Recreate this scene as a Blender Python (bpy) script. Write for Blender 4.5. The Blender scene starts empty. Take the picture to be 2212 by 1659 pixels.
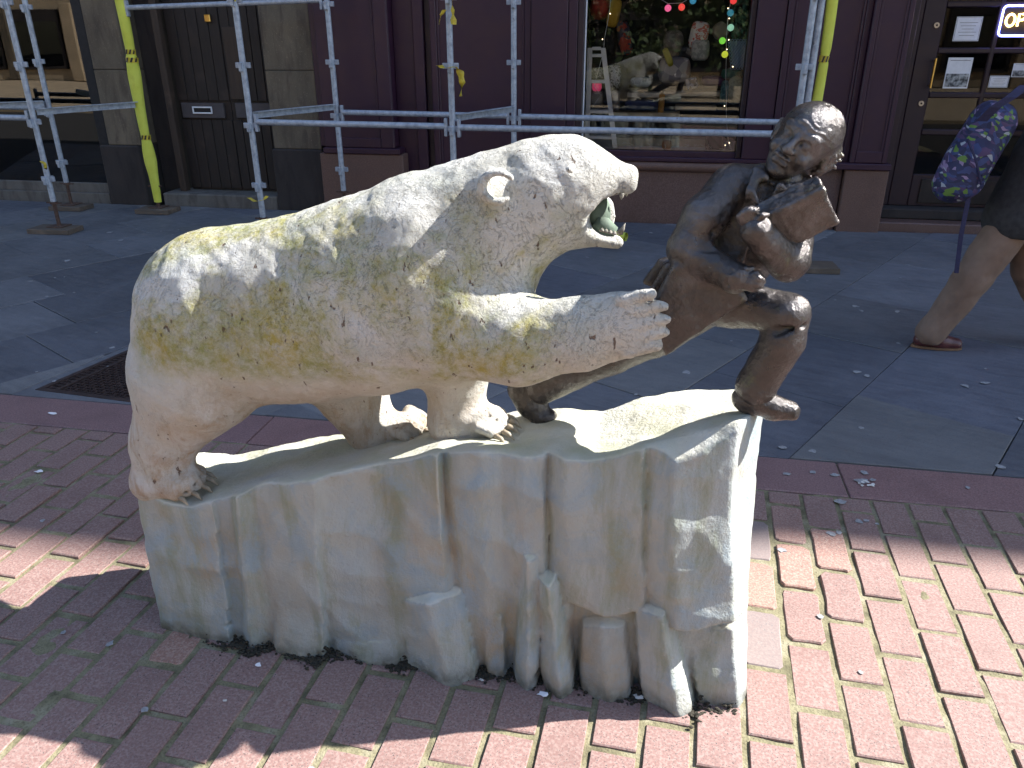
import bpy, math, random
import numpy as np
from mathutils import Vector, Matrix

random.seed(7)
RNG = np.random.default_rng(11)
scene = bpy.context.scene
rad = math.radians

# ------------------------------------------------------------------ camera
CAM_H, PITCH, YAW, ROLL = 1.6, rad(23.9), rad(10.3), rad(-0.15)
FPX = 1970.0 / 2592.0                     # focal length / image width
_fh = np.array([-math.sin(YAW), math.cos(YAW), 0.0])
_r = np.array([math.cos(YAW), math.sin(YAW), 0.0])
_u = np.array([0, 0, 1.0])
VF = _fh * math.cos(PITCH) - _u * math.sin(PITCH)
_up = _fh * math.sin(PITCH) + _u * math.cos(PITCH)
VR = _r * math.cos(ROLL) + _up * math.sin(ROLL)
VU = -_r * math.sin(ROLL) + _up * math.cos(ROLL)
VB = -VF
CAM = np.array([0, 0, CAM_H])
cam_data = bpy.data.cameras.new('camera')
cam_data.sensor_fit = 'HORIZONTAL'; cam_data.sensor_width = 36.0
cam_data.lens = 36.0 * FPX
cam_data.clip_start = 0.05; cam_data.clip_end = 400.0
cam = bpy.data.objects.new('camera', cam_data)
scene.collection.objects.link(cam)
cam.matrix_world = Matrix(((VR[0], VU[0], VB[0], 0), (VR[1], VU[1], VB[1], 0), (VR[2], VU[2], VB[2], CAM_H), (0, 0, 0, 1)))
scene.camera = cam

# ------------------------------------------------------------------ light
SUN_EL = rad(41.0)
SUN_AZ = math.atan2(0.942, 0.336)         # clockwise from +Y
sdir = Vector((math.sin(SUN_AZ) * math.cos(SUN_EL), math.cos(SUN_AZ) * math.cos(SUN_EL), math.sin(SUN_EL)))
sun_data = bpy.data.lights.new('sun', 'SUN')
sun_data.energy = 5.0; sun_data.angle = rad(0.53); sun_data.color = (1.0, 0.965, 0.91)
sun = bpy.data.objects.new('sun', sun_data)
scene.collection.objects.link(sun)
sun.location = (20, 8, 25)
sun.rotation_euler = sdir.to_track_quat('Z', 'Y').to_euler()
world = bpy.data.worlds.new('World'); scene.world = world
world.use_nodes = True
wn = world.node_tree
for n_ in list(wn.nodes): wn.nodes.remove(n_)
sky = wn.nodes.new('ShaderNodeTexSky'); sky.sky_type = 'NISHITA'; sky.sun_disc = False
sky.sun_elevation = SUN_EL; sky.sun_rotation = SUN_AZ
sky.air_density = 1.0; sky.dust_density = 0.6; sky.ozone_density = 1.0
bg = wn.nodes.new('ShaderNodeBackground'); bg.inputs['Strength'].default_value = 0.115
wo = wn.nodes.new('ShaderNodeOutputWorld')
wn.links.new(sky.outputs[0], bg.inputs[0]); wn.links.new(bg.outputs[0], wo.inputs[0])
vs = scene.view_settings
vs.view_transform = 'Standard'; vs.look = 'None'; vs.gamma = 1.0; vs.use_curve_mapping = False
vs.exposure = 1.7
scene.cycles.max_bounces = 8
scene.cycles.transparent_max_bounces = 12
scene.cycles.sample_clamp_indirect = 6.0
scene.cycles.use_denoising = True

# ------------------------------------------------------------------ measuring helpers
# Survey points were read off the photograph (2212 px wide print of it) together with their real distance Y from the camera.
PXW = 2212.0
def _ray(x, y):
    return VF + VR * ((x - PXW / 2) / (FPX * PXW)) + VU * ((829.5 - y) / (FPX * PXW))
def at(x, y, Y):
    d = _ray(x, y); return CAM + d * (Y / d[1])
def gnd(x, y, z=0.0):
    d = _ray(x, y); return CAM + d * ((z - CAM_H) / d[2])
def mpp(p):                                # metres per survey pixel at point p
    return float(np.dot(np.asarray(p) - CAM, VF)) / (FPX * PXW)

# ------------------------------------------------------------------ object helpers
WLOC = {}
def _link(o): scene.collection.objects.link(o); return o
def tag(o, label=None, cat=None, group=None, kind=None):
    if label: o['label'] = label
    if cat: o['category'] = cat
    if group: o['group'] = group
    if kind: o['kind'] = kind
    return o
def empty(name, loc, label=None, cat=None, group=None):
    o = bpy.data.objects.new(name, None); _link(o)
    o.location = tuple(float(c) for c in loc); o.empty_display_size = 0.1
    WLOC[o] = np.array(loc, float)
    return tag(o, label, cat, group)
def obj(name, v, f, mat, parent=None, smooth=False, base=None, auto=None):
    v = np.asarray(v, float)
    if base is None:
        base = np.array([(v[:, 0].min() + v[:, 0].max()) / 2, (v[:, 1].min() + v[:, 1].max()) / 2, v[:, 2].min()])
    base = np.asarray(base, float)
    me = bpy.data.meshes.new(name)
    vv = v - base
    if isinstance(f, np.ndarray):
        me.vertices.add(len(vv)); me.vertices.foreach_set('co', vv.astype(np.float32).ravel())
        k = f.shape[1]
        me.loops.add(f.size); me.loops.foreach_set('vertex_index', f.astype(np.int32).ravel())
        me.polygons.add(len(f)); me.polygons.foreach_set('loop_start', np.arange(0, f.size, k, dtype=np.int32))
        me.update(calc_edges=True)
    else:
        me.from_pydata([tuple(p) for p in vv], [], f)
    if smooth: me.polygons.foreach_set('use_smooth', [True] * len(me.polygons))
    me.update()
    if mat is not None: me.materials.append(mat)
    if auto is not None:
        try: me.set_sharp_from_angle(angle=rad(auto))
        except Exception: pass
    o = bpy.data.objects.new(name, me); _link(o)
    if parent is not None:
        o.parent = parent; o.location = tuple(base - WLOC[parent])
    else:
        o.location = tuple(base)
    WLOC[o] = base
    return o
class MB:
    def __init__(s): s.v = []; s.f = []
    def add(s, v, f):
        b = len(s.v); s.v += [tuple(float(c) for c in p) for p in v]; s.f += [tuple(i + b for i in q) for q in f]; return s
    def box(s, x0, x1, y0, y1, z0, z1, bev=0.0):
        if bev <= 0:
            v = [(x, y, z) for z in (z0, z1) for y in (y0, y1) for x in (x0, x1)]
            return s.add(v, [(0, 2, 3, 1), (4, 5, 7, 6), (0, 1, 5, 4), (2, 6, 7, 3), (0, 4, 6, 2), (1, 3, 7, 5)])
        b = min(bev, (x1 - x0) / 2.01, (y1 - y0) / 2.01, (z1 - z0) / 2.01)
        X, Y, Z = (x0, x1), (y0, y1), (z0, z1)
        v = []; idx = {}
        for i in (0, 1):
            for j in (0, 1):
                for k in (0, 1):
                    si, sj, sk = (b if i == 0 else -b), (b if j == 0 else -b), (b if k == 0 else -b)
                    idx[i, j, k, 0] = len(v); v.append((X[i], Y[j] + sj, Z[k] + sk))
                    idx[i, j, k, 1] = len(v); v.append((X[i] + si, Y[j], Z[k] + sk))
                    idx[i, j, k, 2] = len(v); v.append((X[i] + si, Y[j] + sj, Z[k]))
        f = []
        I = lambda i, j, k, a: idx[i, j, k, a]
        f += [(I(0,0,0,0), I(0,0,1,0), I(0,1,1,0), I(0,1,0,0)), (I(1,0,0,0), I(1,1,0,0), I(1,1,1,0), I(1,0,1,0)),
              (I(0,0,0,1), I(1,0,0,1), I(1,0,1,1), I(0,0,1,1)), (I(0,1,0,1), I(0,1,1,1), I(1,1,1,1), I(1,1,0,1)),
              (I(0,0,0,2), I(0,1,0,2), I(1,1,0,2), I(1,0,0,2)), (I(0,0,1,2), I(1,0,1,2), I(1,1,1,2), I(0,1,1,2))]
        for k in (0, 1):
            for j in (0, 1): f.append((I(0,j,k,1), I(1,j,k,1), I(1,j,k,2), I(0,j,k,2)))
            for i in (0, 1): f.append((I(i,0,k,0), I(i,1,k,0), I(i,1,k,2), I(i,0,k,2)))
        for i in (0, 1):
            for j in (0, 1): f.append((I(i,j,0,0), I(i,j,1,0), I(i,j,1,1), I(i,j,0,1)))
            for j in (0, 1):
                for k in (0, 1): f.append((I(i,j,k,0), I(i,j,k,1), I(i,j,k,2)))
        return s.add(v, f)
    def prism(s, pts, z0, z1, inset=0.0, drop=0.0):
        n = len(pts)
        if inset <= 0:
            v = [(x, y, z0) for x, y in pts] + [(x, y, z1) for x, y in pts]
            f = [tuple(range(n - 1, -1, -1)), tuple(range(n, 2 * n))] + [(i, (i + 1) % n, n + (i + 1) % n, n + i) for i in range(n)]
            return s.add(v, f)
        cx = sum(p[0] for p in pts) / n; cy = sum(p[1] for p in pts) / n
        inn = []
        for x, y in pts:
            d = math.hypot(x - cx, y - cy); k = max(0.0, 1 - inset / max(d, 1e-6)); inn.append((cx + (x - cx) * k, cy + (y - cy) * k))
        v = [(x, y, z0) for x, y in pts] + [(x, y, z1 - drop) for x, y in pts] + [(x, y, z1) for x, y in inn]
        f = [tuple(range(2 * n, 3 * n))]
        for a in (0, n):
            f += [(a + i, a + (i + 1) % n, a + n + (i + 1) % n, a + n + i) for i in range(n)]
        return s.add(v, f)
    def tube(s, pts, r, n=10, cap=True, rs=None):
        pts = [np.asarray(p, float) for p in pts]; m = len(pts); v = []; f = []
        ref = None
        for i, p in enumerate(pts):
            t = pts[min(i + 1, m - 1)] - pts[max(i - 1, 0)]; t = t / (np.linalg.norm(t) + 1e-9)
            if ref is None:
                ref = np.array([0, 0, 1.0]) if abs(t[2]) < 0.9 else np.array([0, 1.0, 0])
            a = np.cross(t, ref); a /= np.linalg.norm(a) + 1e-9; b = np.cross(a, t); ref = b
            rr = rs[i] if rs is not None else r
            for k in range(n):
                w = 2 * math.pi * k / n; v.append(p + (a * math.cos(w) + b * math.sin(w)) * rr)
        for i in range(m - 1):
            for k in range(n):
                f.append((i * n + k, i * n + (k + 1) % n, (i + 1) * n + (k + 1) % n, (i + 1) * n + k))
        if cap: f += [tuple(range(n - 1, -1, -1)), tuple((m - 1) * n + k for k in range(n))]
        return s.add(v, f)
    def ball(s, c, r, n=10, m=7, sc=(1, 1, 1)):
        v = [(c[0], c[1], c[2] - r * sc[2])]; f = []
        for i in range(1, m):
            a = -math.pi / 2 + math.pi * i / m
            for k in range(n):
                w = 2 * math.pi * k / n
                v.append((c[0] + r * sc[0] * math.cos(a) * math.cos(w), c[1] + r * sc[1] * math.cos(a) * math.sin(w), c[2] + r * sc[2] * math.sin(a)))
        v.append((c[0], c[1], c[2] + r * sc[2]))
        for k in range(n): f.append((0, 1 + (k + 1) % n, 1 + k))
        for i in range(m - 2):
            for k in range(n):
                a = 1 + i * n + k; b = 1 + i * n + (k + 1) % n; f.append((a, b, b + n, a + n))
        t = len(v) - 1
        for k in range(n): f.append((t, t - n + k, t - n + (k + 1) % n))
        return s.add(v, f)
    def disc(s, c, r, n=12, z=0.0, jit=0.0, sx=1.0, rot=0.0, thick=0.0015):
        top = []; 
        for k in range(n):
            w = 2 * math.pi * k / n; rr = r * (1 + random.uniform(-jit, jit))
            x, y = rr * math.cos(w) * sx, rr * math.sin(w)
            top.append((c[0] + x * math.cos(rot) - y * math.sin(rot), c[1] + x * math.sin(rot) + y * math.cos(rot)))
        return s.prism(top, z, z + thick)
    def build(s, name, mat, parent=None, smooth=False, base=None, auto=None):
        return obj(name, s.v, s.f, mat, parent, smooth, base, auto)
def box_obj(name, b, mat, parent=None, bev=0.0):
    return MB().box(*b, bev=bev).build(name, mat, parent)

# ------------------------------------------------------------------ material helpers
class NT:
    def __init__(s, name):
        s.m = bpy.data.materials.new(name); s.m.use_nodes = True; s.t = s.m.node_tree
        for n in list(s.t.nodes): s.t.nodes.remove(n)
        s.out = s.t.nodes.new('ShaderNodeOutputMaterial')
        s.b = s.t.nodes.new('ShaderNodeBsdfPrincipled'); s.t.links.new(s.b.outputs[0], s.out.inputs[0])
        s.tc = s.t.nodes.new('ShaderNodeTexCoord')
    def L(s, a, b): s.t.links.new(a, b)
    def put(s, sock, v):
        if v is None: return
        if hasattr(v, 'is_linked') or hasattr(v, 'links'): s.L(v, sock)
        else:
            if isinstance(v, tuple) and len(v) == 3 and sock.type == 'RGBA': v = v + (1,)
            sock.default_value = v
    def set(s, **k):
        for a, v in k.items(): s.put(s.b.inputs[a.replace('_', ' ')], v)
        return s
    def noise(s, scale, detail=4, rough=0.55, vec=None, dist=0.0, sc=None):
        n = s.t.nodes.new('ShaderNodeTexNoise'); n.inputs['Scale'].default_value = scale; n.inputs['Detail'].default_value = detail
        n.inputs['Roughness'].default_value = rough; n.inputs['Distortion'].default_value = dist
        v = vec if vec is not None else s.tc.outputs['Object']
        if sc: v = s.mapping(v, sc)
        s.L(v, n.inputs['Vector']); return n.outputs['Fac']
    def noisec(s, scale, detail=3, vec=None):
        n = s.t.nodes.new('ShaderNodeTexNoise'); n.inputs['Scale'].default_value = scale; n.inputs['Detail'].default_value = detail
        s.L(vec if vec is not None else s.tc.outputs['Object'], n.inputs['Vector']); return n.outputs['Color']
    def mapping(s, v, sc, rot=(0, 0, 0), loc=(0, 0, 0)):
        m = s.t.nodes.new('ShaderNodeMapping'); m.inputs['Scale'].default_value = sc; m.inputs['Rotation'].default_value = rot; m.inputs['Location'].default_value = loc
        s.L(v, m.inputs['Vector']); return m.outputs[0]
    def voro(s, scale, vec=None, feat='F1', out='Distance', rnd=1.0):
        n = s.t.nodes.new('ShaderNodeTexVoronoi'); n.feature = feat; n.inputs['Scale'].default_value = scale
        n.inputs['Randomness'].default_value = rnd
        s.L(vec if vec is not None else s.tc.outputs['Object'], n.inputs['Vector']); return n.outputs[out]
    def ramp(s, fac, stops, interp='LINEAR'):
        r = s.t.nodes.new('ShaderNodeValToRGB'); r.color_ramp.interpolation = interp
        e = r.color_ramp.elements
        while len(e) < len(stops): e.new(0.5)
        for i, (p, c) in enumerate(stops):
            e[i].position = p; e[i].color = (c, c, c, 1) if not isinstance(c, tuple) else c + (1,)
        s.L(fac, r.inputs[0]); return r.outputs[0]
    def mix(s, fac, a, b, mode='MIX'):
        m = s.t.nodes.new('ShaderNodeMix'); m.data_type = 'RGBA'; m.blend_type = mode
        s.put(m.inputs[0], fac); s.put(m.inputs[6], a); s.put(m.inputs[7], b); return m.outputs[2]
    def math(s, op, a, b=None, c=None):
        m = s.t.nodes.new('ShaderNodeMath'); m.operation = op
        s.put(m.inputs[0], a)
        if b is not None: s.put(m.inputs[1], b)
        if c is not None: s.put(m.inputs[2], c)
        return m.outputs[0]
    def maprange(s, v, a, b, c=0.0, d=1.0):
        m = s.t.nodes.new('ShaderNodeMapRange'); m.interpolation_type = 'SMOOTHSTEP'
        s.put(m.inputs[0], v); m.inputs[1].default_value = a; m.inputs[2].default_value = b; m.inputs[3].default_value = c; m.inputs[4].default_value = d
        return m.outputs[0]
    def sep(s, v=None):
        m = s.t.nodes.new('ShaderNodeSeparateXYZ'); s.L(v if v is not None else s.tc.outputs['Object'], m.inputs[0]); return m.outputs
    def pos(s):
        g = s.t.nodes.new('ShaderNodeNewGeometry'); return g.outputs['Position']
    def point(s):
        g = s.t.nodes.new('ShaderNodeNewGeometry'); return g.outputs['Pointiness']
    def rand(s):
        return s.t.nodes.new('ShaderNodeObjectInfo').outputs['Random']
    def hsv(s, col, h=0.5, sat=1.0, v=1.0):
        m = s.t.nodes.new('ShaderNodeHueSaturation'); s.put(m.inputs['Hue'], h); s.put(m.inputs['Saturation'], sat); s.put(m.inputs['Value'], v); s.put(m.inputs['Color'], col); return m.outputs[0]
    def bump(s, h, strength=0.4, dist=0.005, prev=None):
        b = s.t.nodes.new('ShaderNodeBump'); b.inputs['Strength'].default_value = strength; b.inputs['Distance'].default_value = dist
        s.L(h, b.inputs['Height'])
        if prev is not None: s.L(prev, b.inputs['Normal'])
        s.L(b.outputs[0], s.b.inputs['Normal']); return b.outputs[0]
def simple(name, col, rough=0.6, metal=0.0, var=0.25, scale=20.0, bump=0.0, bscale=80, spec=None):
    t = NT(name)
    f = t.noise(scale, 5)
    dark = tuple(c * (1 - var) for c in col); lite = tuple(min(1, c * (1 + var)) for c in col)
    t.set(Base_Color=t.ramp(f, [(0.3, dark), (0.7, lite)]), Roughness=rough, Metallic=metal)
    if spec is not None: t.b.inputs['Specular IOR Level'].default_value = spec
    if bump: t.bump(t.noise(bscale, 4), bump, 0.003)
    return t.m

# ------------------------------------------------------------------ noise in numpy
_TAB = RNG.random((4, 32, 32, 32)).astype(np.float32) * 2 - 1
def vnoise(P, freq, seed=0):
    q = np.asarray(P, np.float32) * freq + seed * 7.31
    i = np.floor(q).astype(np.int32); f = q - i; f = f * f * (3 - 2 * f)
    T = _TAB[seed % 4]; i &= 31; j = (i + 1) & 31
    def g(a, b, c): return T[a, b, c]
    x0, y0, z0 = i[..., 0], i[..., 1], i[..., 2]; x1, y1, z1 = j[..., 0], j[..., 1], j[..., 2]
    fx, fy, fz = f[..., 0], f[..., 1], f[..., 2]
    a = g(x0, y0, z0) * (1 - fx) + g(x1, y0, z0) * fx; b = g(x0, y1, z0) * (1 - fx) + g(x1, y1, z0) * fx
    c = g(x0, y0, z1) * (1 - fx) + g(x1, y0, z1) * fx; d = g(x0, y1, z1) * (1 - fx) + g(x1, y1, z1) * fx
    return (a * (1 - fy) + b * fy) * (1 - fz) + (c * (1 - fy) + d * fy) * fz
def fbm(P, freq, oct=4, seed=0):
    s = 0; a = 1.0
    for o in range(oct): s = s + a * vnoise(P, freq * 2 ** o, seed + o); a *= 0.5
    return s

# ------------------------------------------------------------------ distance-field sculpting
class Vol:
    def __init__(s, lo, hi, h):
        s.lo = np.array(lo, np.float32); s.h = h
        s.n = np.ceil((np.array(hi) - s.lo) / h).astype(int) + 1
        s.F = np.full(s.n, 0.5, np.float32)
    def _box(s, lo, hi):
        a = np.clip(np.floor((np.array(lo) - s.lo) / s.h).astype(int), 0, s.n); b = np.clip(np.ceil((np.array(hi) - s.lo) / s.h).astype(int) + 1, 0, s.n)
        sl = tuple(slice(a[i], b[i]) for i in range(3))
        ax = [s.lo[i] + s.h * np.arange(a[i], b[i], dtype=np.float32) for i in range(3)]
        return sl, np.meshgrid(*ax, indexing='ij', sparse=True)
    def _mix(s, sl, d, k, op):
        A = s.F[sl]
        if A.size == 0: return
        if op == 'add':
            if k > 0:
                h = np.clip(0.5 + 0.5 * (A - d) / k, 0, 1); s.F[sl] = A * (1 - h) + d * h - k * h * (1 - h)
            else: s.F[sl] = np.minimum(A, d)
        else:
            d = -d
            if k > 0:
                h = np.clip(0.5 - 0.5 * (A - d) / k, 0, 1); s.F[sl] = A * (1 - h) + d * h + k * h * (1 - h)
            else: s.F[sl] = np.maximum(A, d)
    def cap(s, p, q, r1, r2=None, k=0.03, sy=1.0, op='add'):
        p = np.array(p, float); q = np.array(q, float); r2 = r1 if r2 is None else r2
        m = max(r1, r2) * max(1, sy) + k + 3 * s.h
        sl, (X, Y, Z) = s._box(np.minimum(p, q) - m, np.maximum(p, q) + m)
        d = q - p; L = float(d @ d) + 1e-12
        t = np.clip(((X - p[0]) * d[0] + (Y - p[1]) * d[1] + (Z - p[2]) * d[2]) / L, 0, 1)
        D = np.sqrt((X - p[0] - t * d[0]) ** 2 + ((Y - p[1] - t * d[1]) / sy) ** 2 + (Z - p[2] - t * d[2]) ** 2) - (r1 + (r2 - r1) * t)
        s._mix(sl, D.astype(np.float32), k, op)
    def ell(s, c, r, k=0.03, op='add', M=None):
        c = np.array(c, float); r = np.array(r, float); m = r.max() + k + 3 * s.h
        sl, (X, Y, Z) = s._box(c - m, c + m)
        x, y, z = X - c[0], Y - c[1], Z - c[2]
        if M is not None:
            M = np.array(M); x, y, z = (M[0, 0] * x + M[0, 1] * y + M[0, 2] * z, M[1, 0] * x + M[1, 1] * y + M[1, 2] * z, M[2, 0] * x + M[2, 1] * y + M[2, 2] * z)
        k0 = np.sqrt((x / r[0]) ** 2 + (y / r[1]) ** 2 + (z / r[2]) ** 2); k1 = np.sqrt((x / r[0] ** 2) ** 2 + (y / r[1] ** 2) ** 2 + (z / r[2] ** 2) ** 2)
        D = k0 * (k0 - 1) / (k1 + 1e-6)
        s._mix(sl, D.astype(np.float32), k, op)
    def obox(s, c, half, M, rnd=0.005, k=0.01, op='add'):
        c = np.array(c, float); half = np.array(half, float); m = np.linalg.norm(half) + k + 3 * s.h
        sl, (X, Y, Z) = s._box(c - m, c + m); x, y, z = X - c[0], Y - c[1], Z - c[2]; M = np.array(M)
        q = [np.abs(M[i, 0] * x + M[i, 1] * y + M[i, 2] * z) - half[i] + rnd for i in range(3)]
        D = np.sqrt(np.maximum(q[0], 0) ** 2 + np.maximum(q[1], 0) ** 2 + np.maximum(q[2], 0) ** 2) + np.minimum(np.maximum(np.maximum(q[0], q[1]), q[2]), 0) - rnd
        s._mix(sl, D.astype(np.float32), k, op)
    def sheet(s, pts, a, bx, bz, t, rnd=0.008, k=0.01, op='add'):
        # convex outline pts (x,z) standing in the surface y = a + bx*x + bz*z, half thickness t
        P = np.array(pts, float); ymid = a + bx * P[:, 0] + bz * P[:, 1]; m = k + 3 * s.h + t
        sl, (X, Y, Z) = s._box((P[:, 0].min() - m, ymid.min() - m, P[:, 1].min() - m), (P[:, 0].max() + m, ymid.max() + m, P[:, 1].max() + m))
        ar = np.sum(P[:, 0] * np.roll(P[:, 1], -1) - np.roll(P[:, 0], -1) * P[:, 1])
        if ar < 0: P = P[::-1]
        D = None
        for i in range(len(P)):
            e = P[(i + 1) % len(P)] - P[i]; e /= np.linalg.norm(e); d = (X - P[i, 0]) * e[1] - (Z - P[i, 1]) * e[0]
            D = d if D is None else np.maximum(D, d)
        dy = np.abs(Y - (a + bx * X + bz * Z)) / math.sqrt(1 + bx * bx + bz * bz) - t
        q0 = D + rnd; q1 = dy + rnd
        D = np.sqrt(np.maximum(q0, 0) ** 2 + np.maximum(q1, 0) ** 2) + np.minimum(np.maximum(q0, q1), 0) - rnd
        s._mix(sl, D.astype(np.float32), k, op)
    def coords(s):
        ax = [s.lo[i] + s.h * np.arange(s.n[i], dtype=np.float32) for i in range(3)]
        return np.meshgrid(*ax, indexing='ij', sparse=True)
    def mesh(s):
        F = s.F; n = F.shape; cn = tuple(x - 1 for x in n)
        acc = [np.zeros(cn, np.float32) for _ in range(3)]; cnt = np.zeros(cn, np.float32)
        quads = []
        cid = np.full(cn, -1, np.int64)
        cross = []
        for ax in range(3):
            lo = [slice(None)] * 3; hi = [slice(None)] * 3; lo[ax] = slice(0, -1); hi[ax] = slice(1, None)
            A, B = F[tuple(lo)], F[tuple(hi)]
            idx = np.argwhere((A < 0) != (B < 0))
            a = A[tuple(idx.T)]; b = B[tuple(idx.T)]; t = a / (a - b)
            p = idx.astype(np.float32); p[:, ax] += t
            cross.append((ax, idx, a < 0))
            o1, o2 = [i for i in range(3) if i != ax]
            for d1 in (0, 1):
                for d2 in (0, 1):
                    c = idx.copy(); c[:, o1] -= d1; c[:, o2] -= d2
                    ok = (c[:, o1] >= 0) & (c[:, o2] >= 0) & (c[:, o1] < cn[o1]) & (c[:, o2] < cn[o2])
                    fl = np.ravel_multi_index(tuple(c[ok].T), cn)
                    for k in range(3): np.add.at(acc[k].ravel(), fl, p[ok, k])
                    np.add.at(cnt.ravel(), fl, 1)
        act = np.argwhere(cnt > 0); cid[tuple(act.T)] = np.arange(len(act))
        w = cnt[tuple(act.T)]
        V = np.stack([acc[k][tuple(act.T)] / w for k in range(3)], 1) * s.h + s.lo
        for ax, idx, ins in cross:
            o1, o2 = (ax + 1) % 3, (ax + 2) % 3
            ok = (idx[:, o1] > 0) & (idx[:, o2] > 0) & (idx[:, o1] < cn[o1]) & (idx[:, o2] < cn[o2])
            c = idx[ok]; i_ = ins[ok]; q = []
            for d1, d2 in ((0, 0), (1, 0), (1, 1), (0, 1)):
                e = c.copy(); e[:, o1] -= d1; e[:, o2] -= d2; q.append(cid[tuple(e.T)])
            q = np.stack(q, 1); q[~i_] = q[~i_][:, ::-1]; quads.append(q)
        return V, np.concatenate(quads).astype(np.int32)
def vnormals(V, Q):
    n = np.cross(V[Q[:, 2]] - V[Q[:, 0]], V[Q[:, 3]] - V[Q[:, 1]]); N = np.zeros_like(V)
    for k in range(4): np.add.at(N, Q[:, k], n)
    return N / (np.linalg.norm(N, axis=1, keepdims=True) + 1e-9)
def relax(V, Q, it=1, lam=0.5):
    for _ in range(it):
        S = np.zeros_like(V); C = np.zeros(len(V))
        for a, b in ((0, 1), (1, 2), (2, 3), (3, 0)):
            np.add.at(S, Q[:, a], V[Q[:, b]]); np.add.at(S, Q[:, b], V[Q[:, a]]); np.add.at(C, Q[:, a], 1); np.add.at(C, Q[:, b], 1)
        V = V + lam * (S / np.maximum(C, 1)[:, None] - V)
    return V
# ------------------------------------------------------------------ materials: ground and buildings
def granite_mat(name, base, lite, dark, scale=330.0, rough=0.75, var=0.22, bump=0.25, moss=None, grey=False):
    t = NT(name); r = t.rand(); P = t.pos()
    c = t.mix(t.ramp(t.noise(scale * 0.5, 3, vec=P), [(0.42, 0.0), (0.62, 1.0)]), base, lite)
    c = t.mix(t.ramp(t.noise(scale, 2, vec=P), [(0.60, 0.0), (0.66, 1.0)]), c, dark)
    big = t.noise(5.0, 5, vec=P)
    c = t.mix(t.maprange(big, 0.45, 0.75, 0.0, 0.35), c, tuple(x * 0.62 for x in base))
    c = t.hsv(c, t.math('MULTIPLY_ADD', r, 0.016, 0.492), t.math('MULTIPLY_ADD', r, 0.25, 0.85), t.math('MULTIPLY_ADD', r, var * 2, 1 - var))
    c = t.mix(t.math('MULTIPLY', t.ramp(r, [(0.925, 0.0), (0.93, 0.7)]), 1.0 if grey else 0.0), c, (0.17, 0.16, 0.165))
    if moss: c = t.mix(t.maprange(t.noise(9.0, 6, vec=P), 0.62, 0.78, 0.0, 0.55), c, moss)
    t.set(Base_Color=c, Roughness=rough)
    h = t.math('MULTIPLY_ADD', t.noise(scale * 0.6, 3, vec=P), 0.5, t.noise(30.0, 3, vec=P))
    t.bump(h, bump, 0.004)
    return t.m
M = {}
M['brick'] = granite_mat('red_granite_sett', (0.262, 0.140, 0.113), (0.352, 0.235, 0.195), (0.05, 0.045, 0.05), 300, 0.72, 0.20, grey=True)
M['band'] = granite_mat('red_granite_band', (0.205, 0.105, 0.10), (0.28, 0.165, 0.155), (0.05, 0.045, 0.05), 300, 0.62, 0.07, 0.15)
def mortar():
    t = NT('mossy_mortar'); P = t.pos()
    c = t.ramp(t.noise(14.0, 6, vec=P), [(0.3, (0.10, 0.09, 0.05)), (0.5, (0.20, 0.18, 0.105)), (0.72, (0.28, 0.255, 0.18))])
    c = t.mix(t.ramp(t.noise(160.0, 3, vec=P), [(0.3, 0.55), (0.5, 0.0)]), c, (0.05, 0.042, 0.025))
    t.set(Base_Color=c, Roughness=0.95)
    t.bump(t.noise(120.0, 4, vec=P), 0.7, 0.006)
    return t.m
M['mortar'] = mortar()
def slab_mat(name, a, b, streak=0.5):
    t = NT(name); P = t.pos(); r = t.rand()
    q = t.mapping(P, (1.0, 1.0, 1.0), (0, 0, rad(20)))
    st = t.noise(4.0, 7, 0.65, vec=t.mapping(q, (1.2, 6.0, 1.0)), dist=0.6)
    c = t.mix(t.ramp(st, [(0.35, 0.0), (0.68, 1.0)]), a, b)
    c = t.mix(t.maprange(t.noise(1.7, 5, vec=P), 0.35, 0.7, 0, 0.45), c, tuple(x * 1.35 for x in b))
    c = t.mix(t.ramp(t.noise(240.0, 2, vec=P), [(0.6, 0.0), (0.74, 0.55)]), c, (0.20, 0.20, 0.22))
    c = t.mix(t.ramp(t.noise(150.0, 2, vec=P), [(0.28, 0.6), (0.4, 0.0)]), c, tuple(x * 0.45 for x in a))
    c = t.hsv(c, 0.5, t.math('MULTIPLY_ADD', r, 0.3, 0.85), t.math('MULTIPLY_ADD', r, 0.35, 0.82))
    t.set(Base_Color=c, Roughness=t.ramp(t.noise(12.0, 4, vec=P), [(0.3, 0.5), (0.7, 0.72)]))
    t.bump(t.math('MULTIPLY_ADD', t.noise(120.0, 4, vec=P), 0.5, st), 0.35, 0.006)
    return t.m
M['slab'] = slab_mat('blue_grey_slab', (0.085, 0.089, 0.102), (0.135, 0.138, 0.152))
M['slab_dark'] = slab_mat('dark_slate_slab', (0.064, 0.068, 0.084), (0.105, 0.110, 0.130))
M['slab_pale'] = slab_mat('grey_slab', (0.11, 0.112, 0.12), (0.155, 0.155, 0.16))
M['joint'] = simple('pavement_bedding', (0.035, 0.033, 0.032), 0.95, var=0.4, scale=60, bump=0.4)
M['iron'] = simple('cast_iron', (0.055, 0.036, 0.034), 0.6, 0.35, 0.35, 40, 0.3)
M['gum'] = simple('trodden_gum', (0.27, 0.27, 0.28), 0.8, var=0.3, scale=90)
M['paper'] = simple('white_paper', (0.75, 0.75, 0.78), 0.7, var=0.06, scale=30)
M['chip'] = simple('white_stone_chip', (0.55, 0.53, 0.50), 0.8, var=0.25, scale=60)
M['moss'] = simple('dark_moss', (0.028, 0.024, 0.016), 0.95, var=0.5, scale=90)
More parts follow.
